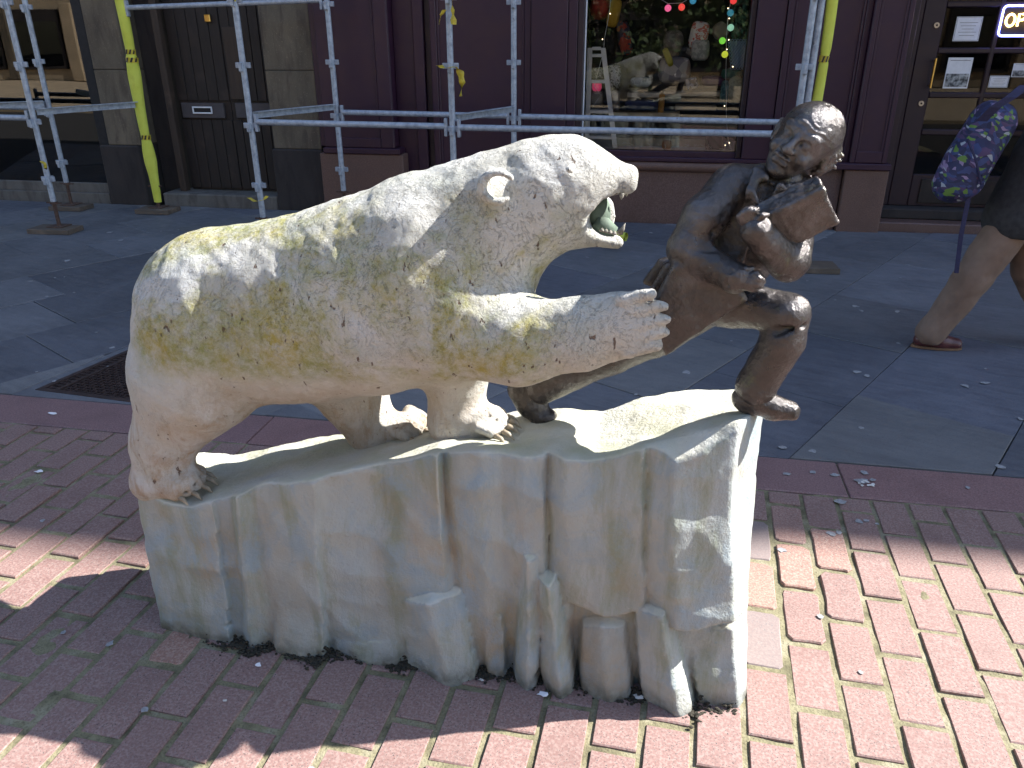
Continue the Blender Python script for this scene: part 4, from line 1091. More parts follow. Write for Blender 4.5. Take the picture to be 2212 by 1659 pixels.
# ------------------------------------------------------------------ running man in bronze
MY = 1.78
man = empty('bronze_man_statue', tuple(at(1600, 870, MY) * np.array([1, 1, 0]) + np.array([0, 0, .76])), 'bronze statue of a bald man in a suit running and clutching a thick book', 'statue')
def newvol(lo, hi, h): return Vol(lo, hi, h)
def mb(vol, a, b, k=.02, sy=1.0, op='add'):
    (p, r), (q, s) = pr(*(a if len(a) > 3 else a + (MY,))), pr(*(b if len(b) > 3 else b + (MY,))); vol.cap(p, q, r, s, k, sy, op)
def finish(vol, name, mat, n1=.0015, n2=.0012, f1=14, f2=45, rl=1):
    V, Q = vol.mesh(); V = relax(V, Q, rl, .5); N = vnormals(V, Q)
    V = V + N * (n1 * fbm(V, f1, 3, 1) + n2 * fbm(V, f2, 3, 2))[:, None]
    return obj(name, V, Q, mat, man, smooth=True)
# trousers
tv = newvol((-.36, 1.60, .66), (.48, 1.98, 1.14), .006)
mb(tv, (1560, 620, 62, 1.78), (1585, 655, 52, 1.76), .03)
mb(tv, (1570, 652, 50, 1.77), (1705, 676, 43, 1.70), .02)
mb(tv, (1702, 682, 46, 1.70), (1690, 740, 44, 1.70), .012)
mb(tv, (1690, 735, 47, 1.70), (1637, 828, 43, 1.71), .01)
mb(tv, (1637, 826, 43, 1.71), (1634, 836, 45, 1.71), .006)
mb(tv, (1540, 650, 52, 1.81), (1420, 722, 46, 1.85), .03)
mb(tv, (1420, 722, 46, 1.85), (1320, 770, 38, 1.85), .02)
mb(tv, (1320, 770, 38, 1.85), (1168, 838, 36, 1.85), .015)
for q in range(5):                                            # knee and hem creases
    mb(tv, (1655 + q * 6, 690 + q * 9, 3, 1.665), (1690 + q * 7, 665 + q * 11, 3, 1.652), .006, 1, 'sub')
mb(tv, (1650, 718, 7, 1.66), (1742, 702, 5, 1.67), .010, 1, 'sub')
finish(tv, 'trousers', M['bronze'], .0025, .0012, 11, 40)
# shoes
def shoe(pts, name='shoe'):
    xs = [at(p[0], p[1], p[3]) for p in pts]; lo = np.min(xs, 0) - .06; hi = np.max(xs, 0) + .06
    v = newvol(lo, hi, .005)
    for a, b in zip(pts[:-1], pts[1:]): mb(v, a, b, .014, 1.1)
    return v
sv = shoe([(1606, 862, 25, 1.71), (1640, 868, 27, 1.705), (1672, 878, 24, 1.70), (1708, 886, 20, 1.695)])
mb(sv, (1625, 840, 30, 1.71), (1638, 856, 30, 1.708), .015); mb(sv, (1600, 882, 8, 1.70), (1622, 889, 8, 1.70), .006, 2.2); mb(sv, (1655, 897, 8, 1.70), (1716, 896, 8, 1.695), .008, 2.2)
mb(sv, (1628, 896, 6, 1.66), (1650, 890, 5, 1.66), .004, 1, 'sub')
for q in range(3): mb(sv, (1672 + q * 8, 862 + q * 4, 1.6, 1.66), (1664 + q * 8, 884 + q * 3, 1.6, 1.655), .004, 1, 'sub')
finish(sv, 'shoe', M['bronze_dark'], .0012, .0012, 20, 50)
sv = shoe([(1121, 842, 24, 1.85), (1142, 872, 25, 1.845), (1166, 898, 21, 1.84), (1184, 902, 20, 1.84)])
mb(sv, (1150, 842, 28, 1.85), (1158, 868, 26, 1.848), .015); mb(sv, (1106, 838, 9, 1.85), (1116, 862, 9, 1.85), .006, 1.8); mb(sv, (1132, 890, 7, 1.84), (1186, 914, 7, 1.84), .008, 1.8)
finish(sv, 'shoe', M['bronze_dark'], .0012, .0012, 20, 50)
# jacket: torso, sleeves, flying tails
jv = newvol((-.07, 1.56, .86), (.44, 1.96, 1.36), .006)
mb(jv, (1640, 440, 78, 1.79), (1590, 560, 70, 1.78), .03, .80)
mb(jv, (1590, 560, 70, 1.78), (1560, 615, 62, 1.78), .03, .80)
mb(jv, (1590, 402, 44, 1.78), (1725, 430, 40, 1.79), .03, .9)
mb(jv, (1578, 402, 40, 1.77), (1520, 470, 44, 1.72), .03)               # right upper arm
mb(jv, (1520, 470, 44, 1.72), (1484, 536, 40, 1.70), .02)
mb(jv, (1484, 540, 41, 1.70), (1585, 598, 32, 1.645), .015)             # right forearm
mb(jv, (1720, 440, 40, 1.78), (1712, 560, 40, 1.70), .02)               # left upper arm
mb(jv, (1700, 570, 40, 1.695), (1652, 520, 33, 1.645), .015)            # left forearm
mb(jv, (1652, 520, 33, 1.645), (1634, 498, 31, 1.635), .008)
P2 = lambda x, y, Y: tuple(at(x, y, Y)[[0, 2]])
jv.sheet([P2(1452, 552, 1.74), P2(1560, 560, 1.74), P2(1612, 628, 1.74), P2(1436, 748, 1.74), P2(1408, 640, 1.74)], 1.704, .06, -.03, .014, .006, .012)
jv.sheet([P2(1438, 560, 1.78), P2(1470, 560, 1.78), P2(1440, 640, 1.78), P2(1398, 622, 1.78)], 1.745, .05, 0, .010, .006, .012)
jv.sheet([P2(1424, 556, 1.82), P2(1462, 552, 1.82), P2(1430, 620, 1.82), P2(1389, 606, 1.82)], 1.80, .05, 0, .012, .007, .012)
# open front, lapels, folds
P2b = P2
for a, b, c in (((1634, 372), (1622, 420), (1648, 452)), ((1700, 402), (1692, 430), (1668, 462))):
    mb(jv, a + (11, 1.735), b + (14, 1.708), .006, .6); mb(jv, b + (14, 1.708), c + (6, 1.700), .006, .6)
mb(jv, (1640, 366, 12, 1.76), (1652, 384, 12, 1.73), .008); mb(jv, (1738, 392, 17, 1.79), (1718, 406, 13, 1.745), .010); mb(jv, (1650, 366, 14, 1.80), (1738, 390, 17, 1.83), .01)
mb(jv, (1648, 455, 4, 1.698), (1606, 560, 4, 1.700), .006); mb(jv, (1606, 560, 4, 1.700), (1590, 628, 4, 1.705), .006)
mb(jv, (1586, 598, 35, 1.643), (1590, 600, 35, 1.642), .004); mb(jv, (1636, 500, 34, 1.635), (1632, 497, 34, 1.635), .004)
mb(jv, (1684, 398, 22, 1.700), (1652, 458, 7, 1.697), .010, 1, 'sub')
for a, b in (((1628, 392), (1640, 448)), ((1640, 448), (1660, 462))):
    mb(jv, a + (5, 1.725), b + (5, 1.712), .006, 1.0)
mb(jv, (1612, 400, 2.5, 1.705), (1622, 470, 2.5, 1.70), .004, 1, 'sub')
for q in range(4):
    mb(jv, (1476 + q * 5, 512 + q * 10, 3, 1.655), (1520 + q * 7, 522 + q * 7, 3, 1.66), .007, 1, 'sub')
mb(jv, (1540, 500, 5, 1.69), (1600, 470, 3, 1.70), .02, 1, 'sub'); mb(jv, (1560, 470, 4, 1.695), (1606, 425, 3, 1.70), .015, 1, 'sub')
mb(jv, (1560, 515, 9, 1.665), (1612, 455, 6, 1.69), .010, 1, 'sub'); mb(jv, (1466, 505, 5, 1.655), (1522, 516, 5, 1.665), .006, 1, 'sub')
mb(jv, (1583, 578, 3, 1.62), (1570, 618, 3, 1.62), .006, 1, 'sub')
mb(jv, (1660, 545, 4, 1.62), (1700, 585, 3, 1.64), .01, 1, 'sub')
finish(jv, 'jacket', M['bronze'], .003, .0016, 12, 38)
# shirt and tie in the jacket opening
cv = newvol(at(1680, 430, 1.76) - .1, at(1680, 430, 1.76) + .1, .005)
mb(cv, (1700, 392, 34, 1.77), (1655, 450, 30, 1.765), .02, .8); mb(cv, (1685, 402, 9, 1.715), (1655, 455, 8, 1.722), .006)
mb(cv, (1668, 396, 7, 1.735), (1690, 408, 6, 1.715), .006); mb(cv, (1712, 408, 7, 1.735), (1694, 410, 6, 1.715), .006)
finish(cv, 'shirt', M['bronze_dark'], .001, .001)
# hands with separate fingers
def hand(palm, fingers, thumb, name='hand'):
    xs = [at(p[0], p[1], p[3]) for p in palm] + [at(q[0], q[1], q[3]) for f in fingers + [thumb] for q in f]
    v = newvol(np.min(xs, 0) - .03, np.max(xs, 0) + .03, .003)
    for a, b in zip(palm[:-1], palm[1:]): mb(v, a, b, .010, .8)
    for f in fingers + [thumb]:
        for a, b in zip(f[:-1], f[1:]): mb(v, a, b, .004)
    finish(v, name, M['bronze'], .0006, .0006, 30, 60)
hand([(1582, 600, 19, 1.64), (1606, 608, 18, 1.63), (1622, 606, 16, 1.63)],
     [[(1616, 596, 7.5, 1.625), (1634, 592, 7, 1.622), (1646, 598, 6, 1.632)], [(1620, 604, 7.5, 1.620), (1640, 603, 7, 1.617), (1650, 608, 6, 1.628)],
      [(1618, 613, 7.5, 1.618), (1636, 615, 7, 1.616), (1645, 619, 6, 1.627)], [(1612, 621, 7, 1.620), (1626, 625, 6, 1.620), (1633, 627, 5.5, 1.63)]],
     [(1600, 592, 8, 1.63), (1612, 582, 7, 1.628), (1626, 580, 6, 1.634)])
hand([(1640, 492, 18, 1.64), (1624, 478, 19, 1.634), (1612, 470, 17, 1.634)],
     [[(1624, 464, 8, 1.626), (1630, 455, 7.5, 1.624), (1636, 452, 6.5, 1.640)], [(1615, 465, 8, 1.625), (1618, 455, 7.5, 1.622), (1624, 450, 6.5, 1.638)],
      [(1607, 470, 8, 1.626), (1606, 459, 7.5, 1.623), (1612, 453, 6.5, 1.638)], [(1602, 478, 7.5, 1.630), (1597, 468, 7, 1.627), (1601, 461, 6, 1.638)]],
     [(1636, 476, 8, 1.622), (1648, 466, 7, 1.618), (1658, 464, 6, 1.622)])
# book held against the chest
ba = VR * .113 + VU * .053 + VB * .055; ba /= np.linalg.norm(ba)
bb = VR * .049 - VU * .05 - VB * .05; bb -= ba * float(bb @ ba); bb /= np.linalg.norm(bb)
bn = np.cross(bb, ba); bn = bn if bn @ VB > 0 else -bn
bc = at(1721, 483, 1.660) - bn * .027
kv = newvol(bc - .13, bc + .13, .004)
kv.obox(bc, (.074, .052, .028), np.array([ba, bb, bn]), .006, .0)
kv.obox(bc + ba * .078, (.004, .044, .018), np.array([ba, bb, bn]), .002, .002, 'sub')
kv.obox(bc - bb * .055, (.066, .006, .017), np.array([ba, bb, bn]), .002, .003, 'sub')
finish(kv, 'book', M['bronze'], .0022, .0018, 22, 60)
# head
hc = at(1742, 299, MY); R = 79 * mpp(hc)
F_ = -VR * .56 - VU * .22 + VB * .80; F_ = F_ / np.linalg.norm(F_)
U_ = VR * .50 + VU * .74 + VB * .50; U_ = U_ - F_ * float(U_ @ F_); U_ = U_ / np.linalg.norm(U_)
S_ = np.cross(U_, F_)
HM = np.array([F_, S_, U_])
hv = newvol(hc - 2.05 * R, hc + 1.5 * R, .0029)
hw = lambda x, y, z: hc + (F_ * x + S_ * y + U_ * z) * R
def he(c, r, k, op='add'): hv.ell(hw(*c), np.array(r) * R, k * R, op, HM)
def hcp(a, b, r1, r2, k, op='add'): hv.cap(hw(*a), hw(*b), r1 * R, r2 * R, k * R, 1, op)
he((-.12, 0, .18), (1.0, .82, .84), .1)
he((.30, 0, -.32), (.60, .62, .86), .25)
he((.48, 0, -.92), (.34, .36, .26), .25)
hcp((.74, -.34, .10), (.74, .34, .10), .13, .13, .16)
for s in (-1, 1):
    he((.90, .31 * s, -.09), (.15, .19, .115), .08, 'sub')
    he((.755, .30 * s, -.10), (.135, .140, .115), .015); he((.885, .30 * s, -.10), (.03, .045, .045), .01, 'sub')
    hcp((.80, .16 * s, -.02), (.78, .44 * s, -.04), .045, .04, .04)
    hcp((.82, .17 * s, -.19), (.78, .42 * s, -.19), .035, .035, .04)
    hcp((.84, .14 * s, .13), (.74, .50 * s, .16), .065, .05, .05)
    he((.62, .40 * s, -.46), (.26, .22, .20), .16)
    he((.98, .13 * s, -.38), (.12, .085, .075), .04)
    hcp((.86, .28 * s, -.44), (.76, .36 * s, -.74), .014, .018, .06, 'sub')
    for a, b in (((-.12, .80, .05), (-.22, .90, -.02)), ((-.22, .90, -.02), (-.25, .92, -.22)), ((-.25, .92, -.22), (-.16, .88, -.42)), ((-.16, .88, -.42), (-.05, .80, -.52)), ((-.12, .80, .05), (.0, .76, -.06))):
        hcp((a[0], a[1] * s, a[2]), (b[0], b[1] * s, b[2]), .065, .065, .05)
    he((-.12, .80 * s, -.22), (.17, .12, .28), .04)
    he((-.08, .92 * s, -.20), (.09, .07, .16), .05, 'sub')
    he((-.50, .64 * s, -.14), (.42, .30, .48), .10)
hcp((.86, 0, .06), (1.08, 0, -.34), .085, .125, .07)
he((1.06, 0, -.38), (.12, .12, .10), .04)
hcp((.90, -.24, -.66), (.90, .24, -.66), .020, .020, .03, 'sub')
hcp((.90, -.19, -.61), (.90, .19, -.61), .055, .055, .05)
hcp((.87, -.17, -.745), (.87, .17, -.745), .07, .07, .05)
hcp((.93, -.27, -.655), (.93, .27, -.655), .022, .022, .02, 'sub')
he((.74, 0, -1.02), (.20, .22, .16), .12)
he((-.72, 0, -.26), (.44, .62, .46), .12); he((-.62, 0, -.72), (.42, .60, .42), .15)
hcp((-.20, 0, -.75), (-.34, .02, -1.75), .54, .64, .15)
V, Q = hv.mesh(); V = relax(V, Q, 1, .4); N = vnormals(V, Q)
lc = np.stack([(V - hc) @ F_, (V - hc) @ S_, (V - hc) @ U_], 1) / R
hair = np.clip((np.abs(lc[:, 1]) - .42) / .2 + np.clip((-.45 - lc[:, 0]) / .3, 0, 1), 0, 1) * np.clip((.28 - lc[:, 2]) / .15, 0, 1) * np.clip((lc[:, 2] + .85) / .2, 0, 1) * np.clip((.12 - lc[:, 0]) / .15, 0, 1)
earm = (np.abs(lc[:, 1]) > .74) & (lc[:, 0] > -.36)
hair = np.where(earm, hair * .1, hair)
curl = np.abs(fbm(V, 95.0, 2, 1)) * 1.6 - .2
wr = np.clip((lc[:, 2] - .12) / .1, 0, 1) * np.clip((.62 - lc[:, 2]) / .2, 0, 1) * np.clip((lc[:, 0] - .45) / .2, 0, 1) * np.sin(lc[:, 2] * 40 + 3.5 * vnoise(V, 40, 1))
V = V + N * (hair * .0065 * curl + .0007 * wr * (1 + vnoise(V, 60, 2)) + .0011 * fbm(V, 34, 3, 2) + .0022 * fbm(V, 14, 2, 3))[:, None]
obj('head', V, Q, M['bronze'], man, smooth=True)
# ------------------------------------------------------------------ scaffold
sc = empty('scaffold', (-2.5, 6.7, 0), 'grey galvanised tube scaffold standing on the pavement in front of the shopfronts', 'scaffold')
SR = .0245
def standard(x, y, top=4.6, foot=.27, lugs=4, lug0=.47):
    zs = [foot, top]
    s = MB().tube([(x, y, foot), (x, y, top)], SR, 14).build('standard', M['galv'], sc, True, auto=40)
    for k in range(lugs):
        z = lug0 + .472 * k + (.012 if k == 1 else 0)
        m = MB()
        m.box(x - .062, x - SR + .003, y - .012, y + .012, z - .021, z + .021, .003); m.box(x + SR - .003, x + .062, y - .012, y + .012, z - .021, z + .021, .003)
        m.box(x - .012, x + .012, y - .060, y - SR + .003, z - .045, z + .021, .003); m.box(x - .012, x + .012, y + SR - .003, y + .06, z - .021, z + .021, .003)
        m.box(x - .016, x + .016, y - SR - .014, y - SR + .004, z - .052, z + .022, .003)
        m.build('wedge_lug', M['galv'], s)
    j = MB().tube([(x, y, .055), (x, y, foot + .02)], .017, 12)
    j.build('base_jack', M['rust'], sc, True, auto=40)
    n = MB().tube([(x, y, foot - .022), (x, y, foot)], .033, 10)
    n.box(x - .075, x + .075, y - .008, y + .008, foot - .018, foot - .006, .002)
    n.build('jack_nut', M['rust'], sc)
    MB().box(x - .075, x + .075, y - .075, y + .075, .047, .055, .002).build('base_plate', M['rust'], sc)
    return s
FX = [(-5.335, 6.24), (-3.315, 6.24), (-1.605, 6.24), (0.985, 6.24)]
BXs = [(-5.935, 7.18), (-4.955, 7.20), (-2.952, 7.20), (-1.285, 7.20)]
for x, y in FX: standard(x, y, foot=.27 if x < -5 else .20)
for x, y in BXs: standard(x, y, foot=.27, lugs=0 if -5 < x < -4.9 else 4)
MB().tube([(1.040, 6.262, .06), (1.040, 6.262, 4.6)], SR, 14).build('standard', M['galv'], sc, True, auto=40)
def ledger(a, b, r=.0242):
    a, b = np.array(a), np.array(b); d = (b - a) / np.linalg.norm(b - a)
    MB().tube([a + d * .05, b - d * .05], r, 14).build('ledger', M['galv'], sc, True, auto=40)
    for p, s in ((a, 1), (b, -1)):
        q = p + d * s * .052
        MB().box(q[0] - .012, q[0] + .012, q[1] - .022, q[1] + .022, q[2] - .075, q[2] + .062, .004).build('wedge', M['galv'], sc)
ledger((-3.315, 6.24, .982), (-1.605, 6.24, .972)); ledger((-1.605, 6.24, .966), (0.985, 6.24, .955))
ledger((-7.6, 6.24, 1.0), (-5.335, 6.24, .985))
ledger((-2.952, 7.20, .985), (-1.285, 7.20, .972)); ledger((-1.285, 7.20, .970), (1.35, 7.20, .950))
ledger((-7.6, 7.18, 1.0), (-5.935, 7.18, .99))
ledger((-4.955, 7.20, 1.872), (-2.952, 7.20, 1.918), .022)
def transom(a, b, z, h=.048):
    a, b = np.array(a + (z,)), np.array(b + (z,)); d = (b - a) / np.linalg.norm(b - a); n = np.cross(d, [0, 0, 1]); m = MB()
    p, q = a + d * .04, b - d * .04
    v = [p - n * .004, q - n * .004, q + n * .004, p + n * .004]
    m.add([tuple(w + np.array([0, 0, -h / 2])) for w in v] + [tuple(w + np.array([0, 0, h / 2])) for w in v], [(3, 2, 1, 0), (4, 5, 6, 7), (0, 1, 5, 4), (1, 2, 6, 5), (2, 3, 7, 6), (3, 0, 4, 7)])
    v = [p, q, q + n * .04, p + n * .04]
    m.add([tuple(w + np.array([0, 0, h / 2 + .001])) for w in v] + [tuple(w + np.array([0, 0, h / 2 + .007])) for w in v], [(3, 2, 1, 0), (4, 5, 6, 7), (0, 1, 5, 4), (1, 2, 6, 5), (2, 3, 7, 6), (3, 0, 4, 7)])
    m.build('transom', M['galv'], sc)
for i, j in ((0, 1), (1, 2), (2, 3)): transom(FX[i], BXs[j], 1.03)
transom((-7.0, 6.24), (-5.935, 7.18), 1.03)
# sole boards
def sole(x, y, l, w, rot, label):
    c, s = math.cos(rot), math.sin(rot); m = MB()
    pts = [(x + a * l/2 * c - b * w/2 * s, y + a * l/2 * s + b * w/2 * c) for a, b in ((-1, -1), (1, -1), (1, 1), (-1, 1))]
    m.prism(pts, 0.004, 0.046, inset=.004, drop=.004)
    tag(m.build('sole_board', M['board']), label, 'timber board', 'timber boards under the scaffold feet')
sole(-5.35, 6.20, .40, .22, .05, 'timber board under the front scaffold foot nearest the tinted window')
sole(-5.93, 7.16, .36, .22, .0, 'timber board under the scaffold foot against the tinted window sill')
sole(-4.95, 7.17, .36, .24, .03, 'timber board under the yellow padded pole beside the dark double door')
sole(-3.31, 6.22, .26, .20, .02, 'thin timber board under the scaffold pole before the dark double door')
sole(-2.95, 7.17, .30, .2, .02, 'timber board under the scaffold foot by the brown granite pilaster base')
sole(-1.60, 6.2, .34, .22, .02, 'timber board under the scaffold pole behind the bear back')
sole(-1.28, 7.15, .34, .22, .02, 'timber board under the scaffold pole behind the bear shoulder')
sole(1.10, 6.02, .56, .22, .06, 'timber board under the paired scaffold poles behind the bronze man')
# foam sleeves
def sleeve(x, y, prof_, label, nm='foam_sleeve', group='yellow foam pads on scaffold tubes'):
    m = MB(); pts = []; rs = []
    zs = np.linspace(prof_[0][0], prof_[-1][0], 46)
    for z in zs:
        r = float(np.interp(z, [q[0] for q in prof_], [q[1] for q in prof_])); pts.append((x + .006 * math.sin(z * 5), y, z)); rs.append(r)
    m.tube(pts, .04, 16, rs=rs)
    return tag(m.build(nm, M['foam'], smooth=True, auto=60), label, 'foam padding', group)
f1 = sleeve(-4.955, 7.2, [(.10, .036), (.20, .040), (.36, .045), (.50, .060), (.62, .056), (.72, .040), (.86, .046), (.97, .048), (1.15, .056), (1.30, .062), (1.42, .054), (1.50, .040), (1.60, .046), (1.9, .050), (2.6, .050)], 'yellow foam pad bulging round the pole beside the dark double door')
f2 = sleeve(1.112, 6.285, [(.08, .034), (.8, .036), (1.2, .037), (1.42, .034), (1.47, .028), (1.52, .036), (1.9, .040), (2.7, .040)], 'slim yellow foam pad against the paired poles behind the bronze man')
def wrap(f, x, y, z, r):
    a = MB().tube([(x, y, z - .022), (x + .005, y, z + .022)], r, 14); a.build('tape_band', M['tape_y'], f, True, auto=40)
    b = MB()
    for k in range(3):
        w = -1.9 + k * .75; q = [(x + (r + .003) * math.cos(w + d), y + (r + .003) * math.sin(w + d), z - .02 + e) for d, e in ((-.2, 0), (.12, 0), (.42, .04), (.1, .04))]
        b.add(q + [(p[0], p[1] - .002, p[2]) for p in q], [(0, 1, 2, 3), (7, 6, 5, 4), (0, 4, 5, 1), (1, 5, 6, 2), (2, 6, 7, 3), (3, 7, 4, 0)])
    b.build('black_stripe', M['tape_k'], f)
wrap(f1, -4.955, 7.2, .73, .044); wrap(f1, -4.95, 7.2, 1.50, .045); wrap(f1, -4.95, 7.2, 1.43, .056); wrap(f2, 1.112, 6.285, 1.465, .034)
p = at(1352, 512, 6.35)
lo_ = MB().tube([p + np.array([-.20, .10, -.01]), p + np.array([-.08, .04, 0]), p], .036, 16, cap=False)
lo_.tube([p + np.array([0, -.001, 0]), p + np.array([-.19, .095, -.01])], .019, 14, cap=False)
tag(lo_.build('foam_sleeve', M['foam'], smooth=True), 'loose hollow end of a yellow foam sleeve seen just past the bear jaw', 'foam padding', 'yellow foam pads on scaffold tubes')
# hazard tape ribbons
def ribbon(pts, w, label, seed=0):
    rr = random.Random(seed); m = MB(); v = []
    n = len(pts)
    fine = []
    for i in range(n - 1):
        for t in np.linspace(0, 1, 5)[:-1]: fine.append(np.array(pts[i]) * (1 - t) + np.array(pts[i + 1]) * t)
    fine.append(np.array(pts[-1]))
    for i, q in enumerate(fine):
        a = rr.uniform(-.5, .5) + i * .25; ww = w * (1 + rr.uniform(-.25, .25)); d = np.array([math.cos(a), math.sin(a) * .6, .05]) * ww / 2
        v += [q - d, q + d, q + d + np.array([0, .0015, 0]), q - d + np.array([0, .0015, 0])]
    f = [(0, 1, 2, 3)]
    for i in range(len(fine) - 1):
        b = i * 4; f += [(b, b + 4, b + 5, b + 1), (b + 1, b + 5, b + 6, b + 2), (b + 2, b + 6, b + 7, b + 3), (b + 3, b + 7, b + 4, b)]
    m.add(v, f)
    return tag(m.build('hazard_tape', M['tape_y'], smooth=True), label, 'hazard tape', 'yellow tape scraps tied to the scaffold')
cx, cy = -1.605, 6.21
ribbon([(cx + .035, cy, 2.0), (cx + .045, cy - .01, 1.90), (cx + .040, cy - .02, 1.83), (cx + .050, cy - .03, 1.70)], .05, 'long yellow tape hanging at the top of the pole behind the bear back', 1)
ribbon([(cx - .02, cy - .02, 1.80), (cx - .05, cy - .02, 1.76), (cx - .065, cy - .03, 1.70)], .03, 'short yellow tape tail left of the pole behind the bear back', 5)
ribbon([(cx - .075, cy - .01, 1.42), (cx - .045, cy - .03, 1.40), (cx + .05, cy - .03, 1.41), (cx + .085, cy - .02, 1.38), (cx + .10, cy - .02, 1.30), (cx + .085, cy - .02, 1.20)], .055, 'yellow tape knotted under the lug of the pole behind the bear back', 2)
ribbon([(cx - .03, cy - .02, .66), (cx + .0, cy - .03, .62), (cx + .06, cy, .60)], .05, 'scrap of yellow tape low on the pole just above the bear back', 3)
ribbon([(-5.33, 6.20, .63), (-5.29, 6.19, .61), (-5.30, 6.20, .56)], .045, 'small yellow tape knot on the pole before the tinted window', 4)
ribbon([(-3.40, 6.20, .37), (-3.33, 6.17, .345), (-3.26, 6.18, .36), (-3.23, 6.20, .39)], .035, 'yellow tape tied low on the pole before the dark double door', 6)
ribbon([(-3.31, 6.20, 1.98), (-3.27, 6.19, 1.93), (-3.285, 6.19, 1.87)], .035, 'yellow tape scrap high on the pole before the dark double door', 8)

# ------------------------------------------------------------------ door notices and sign
def notice(x0, x1, z0, z1, y, label, kind):
    t = empty('notice', ((x0 + x1) / 2, y, z0), label, 'notice')
    MB().box(x0, x1, y, y + .003, z0, z1).build('sheet', M['white'], t)
    w, h = x1 - x0, z1 - z0
    b = MB()
    if kind == 'photo':
        pm = NT('printed_photo'); pm.set(Base_Color=pm.ramp(pm.noise(28, 5), [(0.4, (0.03, 0.035, 0.04)), (0.6, (0.4, 0.42, 0.42))]), Roughness=.6)
        MB().box(x0 + .04 * w, x1 - .04 * w, y - .0015, y - .0002, z0 + .05 * h, z0 + .48 * h).build('picture', pm.m, t)
        b.box(x0 + .1 * w, x1 - .1 * w, y - .0015, y - .0002, z1 - .10 * h, z1 - .085 * h)
    else:
        for k in range(5):
            q = .15 + .06 * (k % 3); b.box(x0 + q * w, x1 - q * w, y - .0015, y - .0002, z1 - (.25 + .13 * k) * h, z1 - (.235 + .13 * k) * h)
        e = .03 * w
        for q in ((x0 + e, x1 - e, z1 - e - .002, z1 - e), (x0 + e, x1 - e, z0 + e, z0 + e + .002), (x0 + e, x0 + e + .002, z0 + e + .002, z1 - e - .002), (x1 - e - .002, x1 - e, z0 + e + .002, z1 - e - .002)):
            b.box(q[0], q[1], y - .0015, y - .0002, q[2], q[3])
    b.build('print', M['plate'], t)
NY = GD + .018
notice(2.425, 2.63, 1.575, 1.765, NY, 'white framed notice in the upper pane of the glazed door', 'text')
notice(2.425, 2.625, 1.195, 1.445, NY, 'white poster with a dark photograph in the middle door pane', 'photo')
notice(2.79, 2.945, 1.205, 1.30, NY, 'small white card low in the door pane beside the backpack', 'text')
notice(2.955, 3.10, 1.29, 1.40, NY, 'small pale picture card at the frame edge of the glazed door', 'photo')
def emis(name, col, s):
    t = NT(name); t.set(Base_Color=col, Emission_Color=col + (1,), Emission_Strength=s, Roughness=.4); return t.m
neon = empty('neon_sign', (2.97, NY - .02, 1.60), 'lit neon sign reading OPEN in orange letters inside a blue border', 'neon sign')
x0, x1, z0, z1 = 2.765, 3.22, 1.615, 1.845
y = NY - .03
MB().box(x0 + .01, x1 - .01, y + .012, y + .02, z0 + .01, z1 - .01).build('backing', M['dark'], neon)
bl = []
for (cx_, cz_, a0) in ((x1 - .03, z1 - .03, 0), (x0 + .03, z1 - .03, 90), (x0 + .03, z0 + .03, 180), (x1 - .03, z0 + .03, 270)):
    for k in range(5): w = rad(a0 + k * 22.5); bl.append((cx_ + .03 * math.cos(w), y, cz_ + .03 * math.sin(w)))
bl.append(bl[0])
MB().tube(bl, .008, 8).build('border_tube', emis('blue_neon', (0.22, 0.25, 1.0), 5.0), neon, True)
om = emis('orange_neon', (1.0, 0.62, 0.18), 4.5)
def letter(ch, paths):
    m = MB()
    for q in paths: m.tube([(a, y - .004, b) for a, b in q], .0085, 8)
    m.build('letter', om, neon, True)
zc, hh = 1.735, .046
letter('O', [[(2.835 + .034 * math.cos(w), zc + hh * math.sin(w)) for w in np.linspace(0, 2 * math.pi, 17)]])
letter('P', [[(2.895, zc - hh), (2.895, zc + hh), (2.93, zc + hh), (2.948, zc + .028), (2.93, zc + .002), (2.9, zc)]])
letter('E', [[(3.03, zc + hh), (2.975, zc + hh), (2.975, zc - hh), (3.03, zc - hh)], [(2.975, zc), (3.02, zc)]])
letter('N', [[(3.055, zc - hh), (3.055, zc + hh), (3.115, zc - hh), (3.115, zc + hh)]])

# ------------------------------------------------------------------ window display
def fab(name, cols, scale=16, kind='noise', rough=.85):
    t = NT(name)
    n = t.noise(scale, 3) if kind == 'noise' else t.voro(scale, None, out='Color')
    if kind == 'noise': c = t.ramp(n, [(0.30 + 0.4 * i / max(1, len(cols) - 1), q) for i, q in enumerate(cols)], 'CONSTANT')
    else: c = t.ramp(t.sep(n)[0], [(i / len(cols), q) for i, q in enumerate(cols)], 'CONSTANT')
    t.set(Base_Color=c, Roughness=rough); t.bump(t.noise(60, 3), .3, .004); return t.m
lad = empty('display_ladder', at(1293, 320, 7.80), 'white wooden A frame ladder shelf standing at the edge of the shop window', 'ladder shelf')
LY = 7.80
zt_, zb_ = 1.525, .645
for xa, xb in ((-.680, -.678), (-.560, -.405)):
    m = MB(); w = .022
    v = [(xa - w, LY - .012, zt_), (xa + w, LY - .012, zt_), (xb + w, LY - .012, zb_), (xb - w, LY - .012, zb_)]
    m.add(v + [(a, LY + .012, c) for a, b, c in v], [(3, 2, 1, 0), (4, 5, 6, 7), (0, 1, 5, 4), (1, 2, 6, 5), (2, 3, 7, 6), (3, 0, 4, 7)]); m.build('rail', M['white'], lad)
for z, e in ((1.52, .0), (1.46, .01), (1.235, .03), (.97, .10), (.735, .135)):
    xr = -.56 + (1.52 - z) / .88 * .155
    MB().box(-.66, xr - .02, LY - .011, LY + .011 + (.14 if z < 1.3 else 0), z - .014, z + .014, .003).build('rung' if z > 1.3 else 'shelf', M['white'], lad)
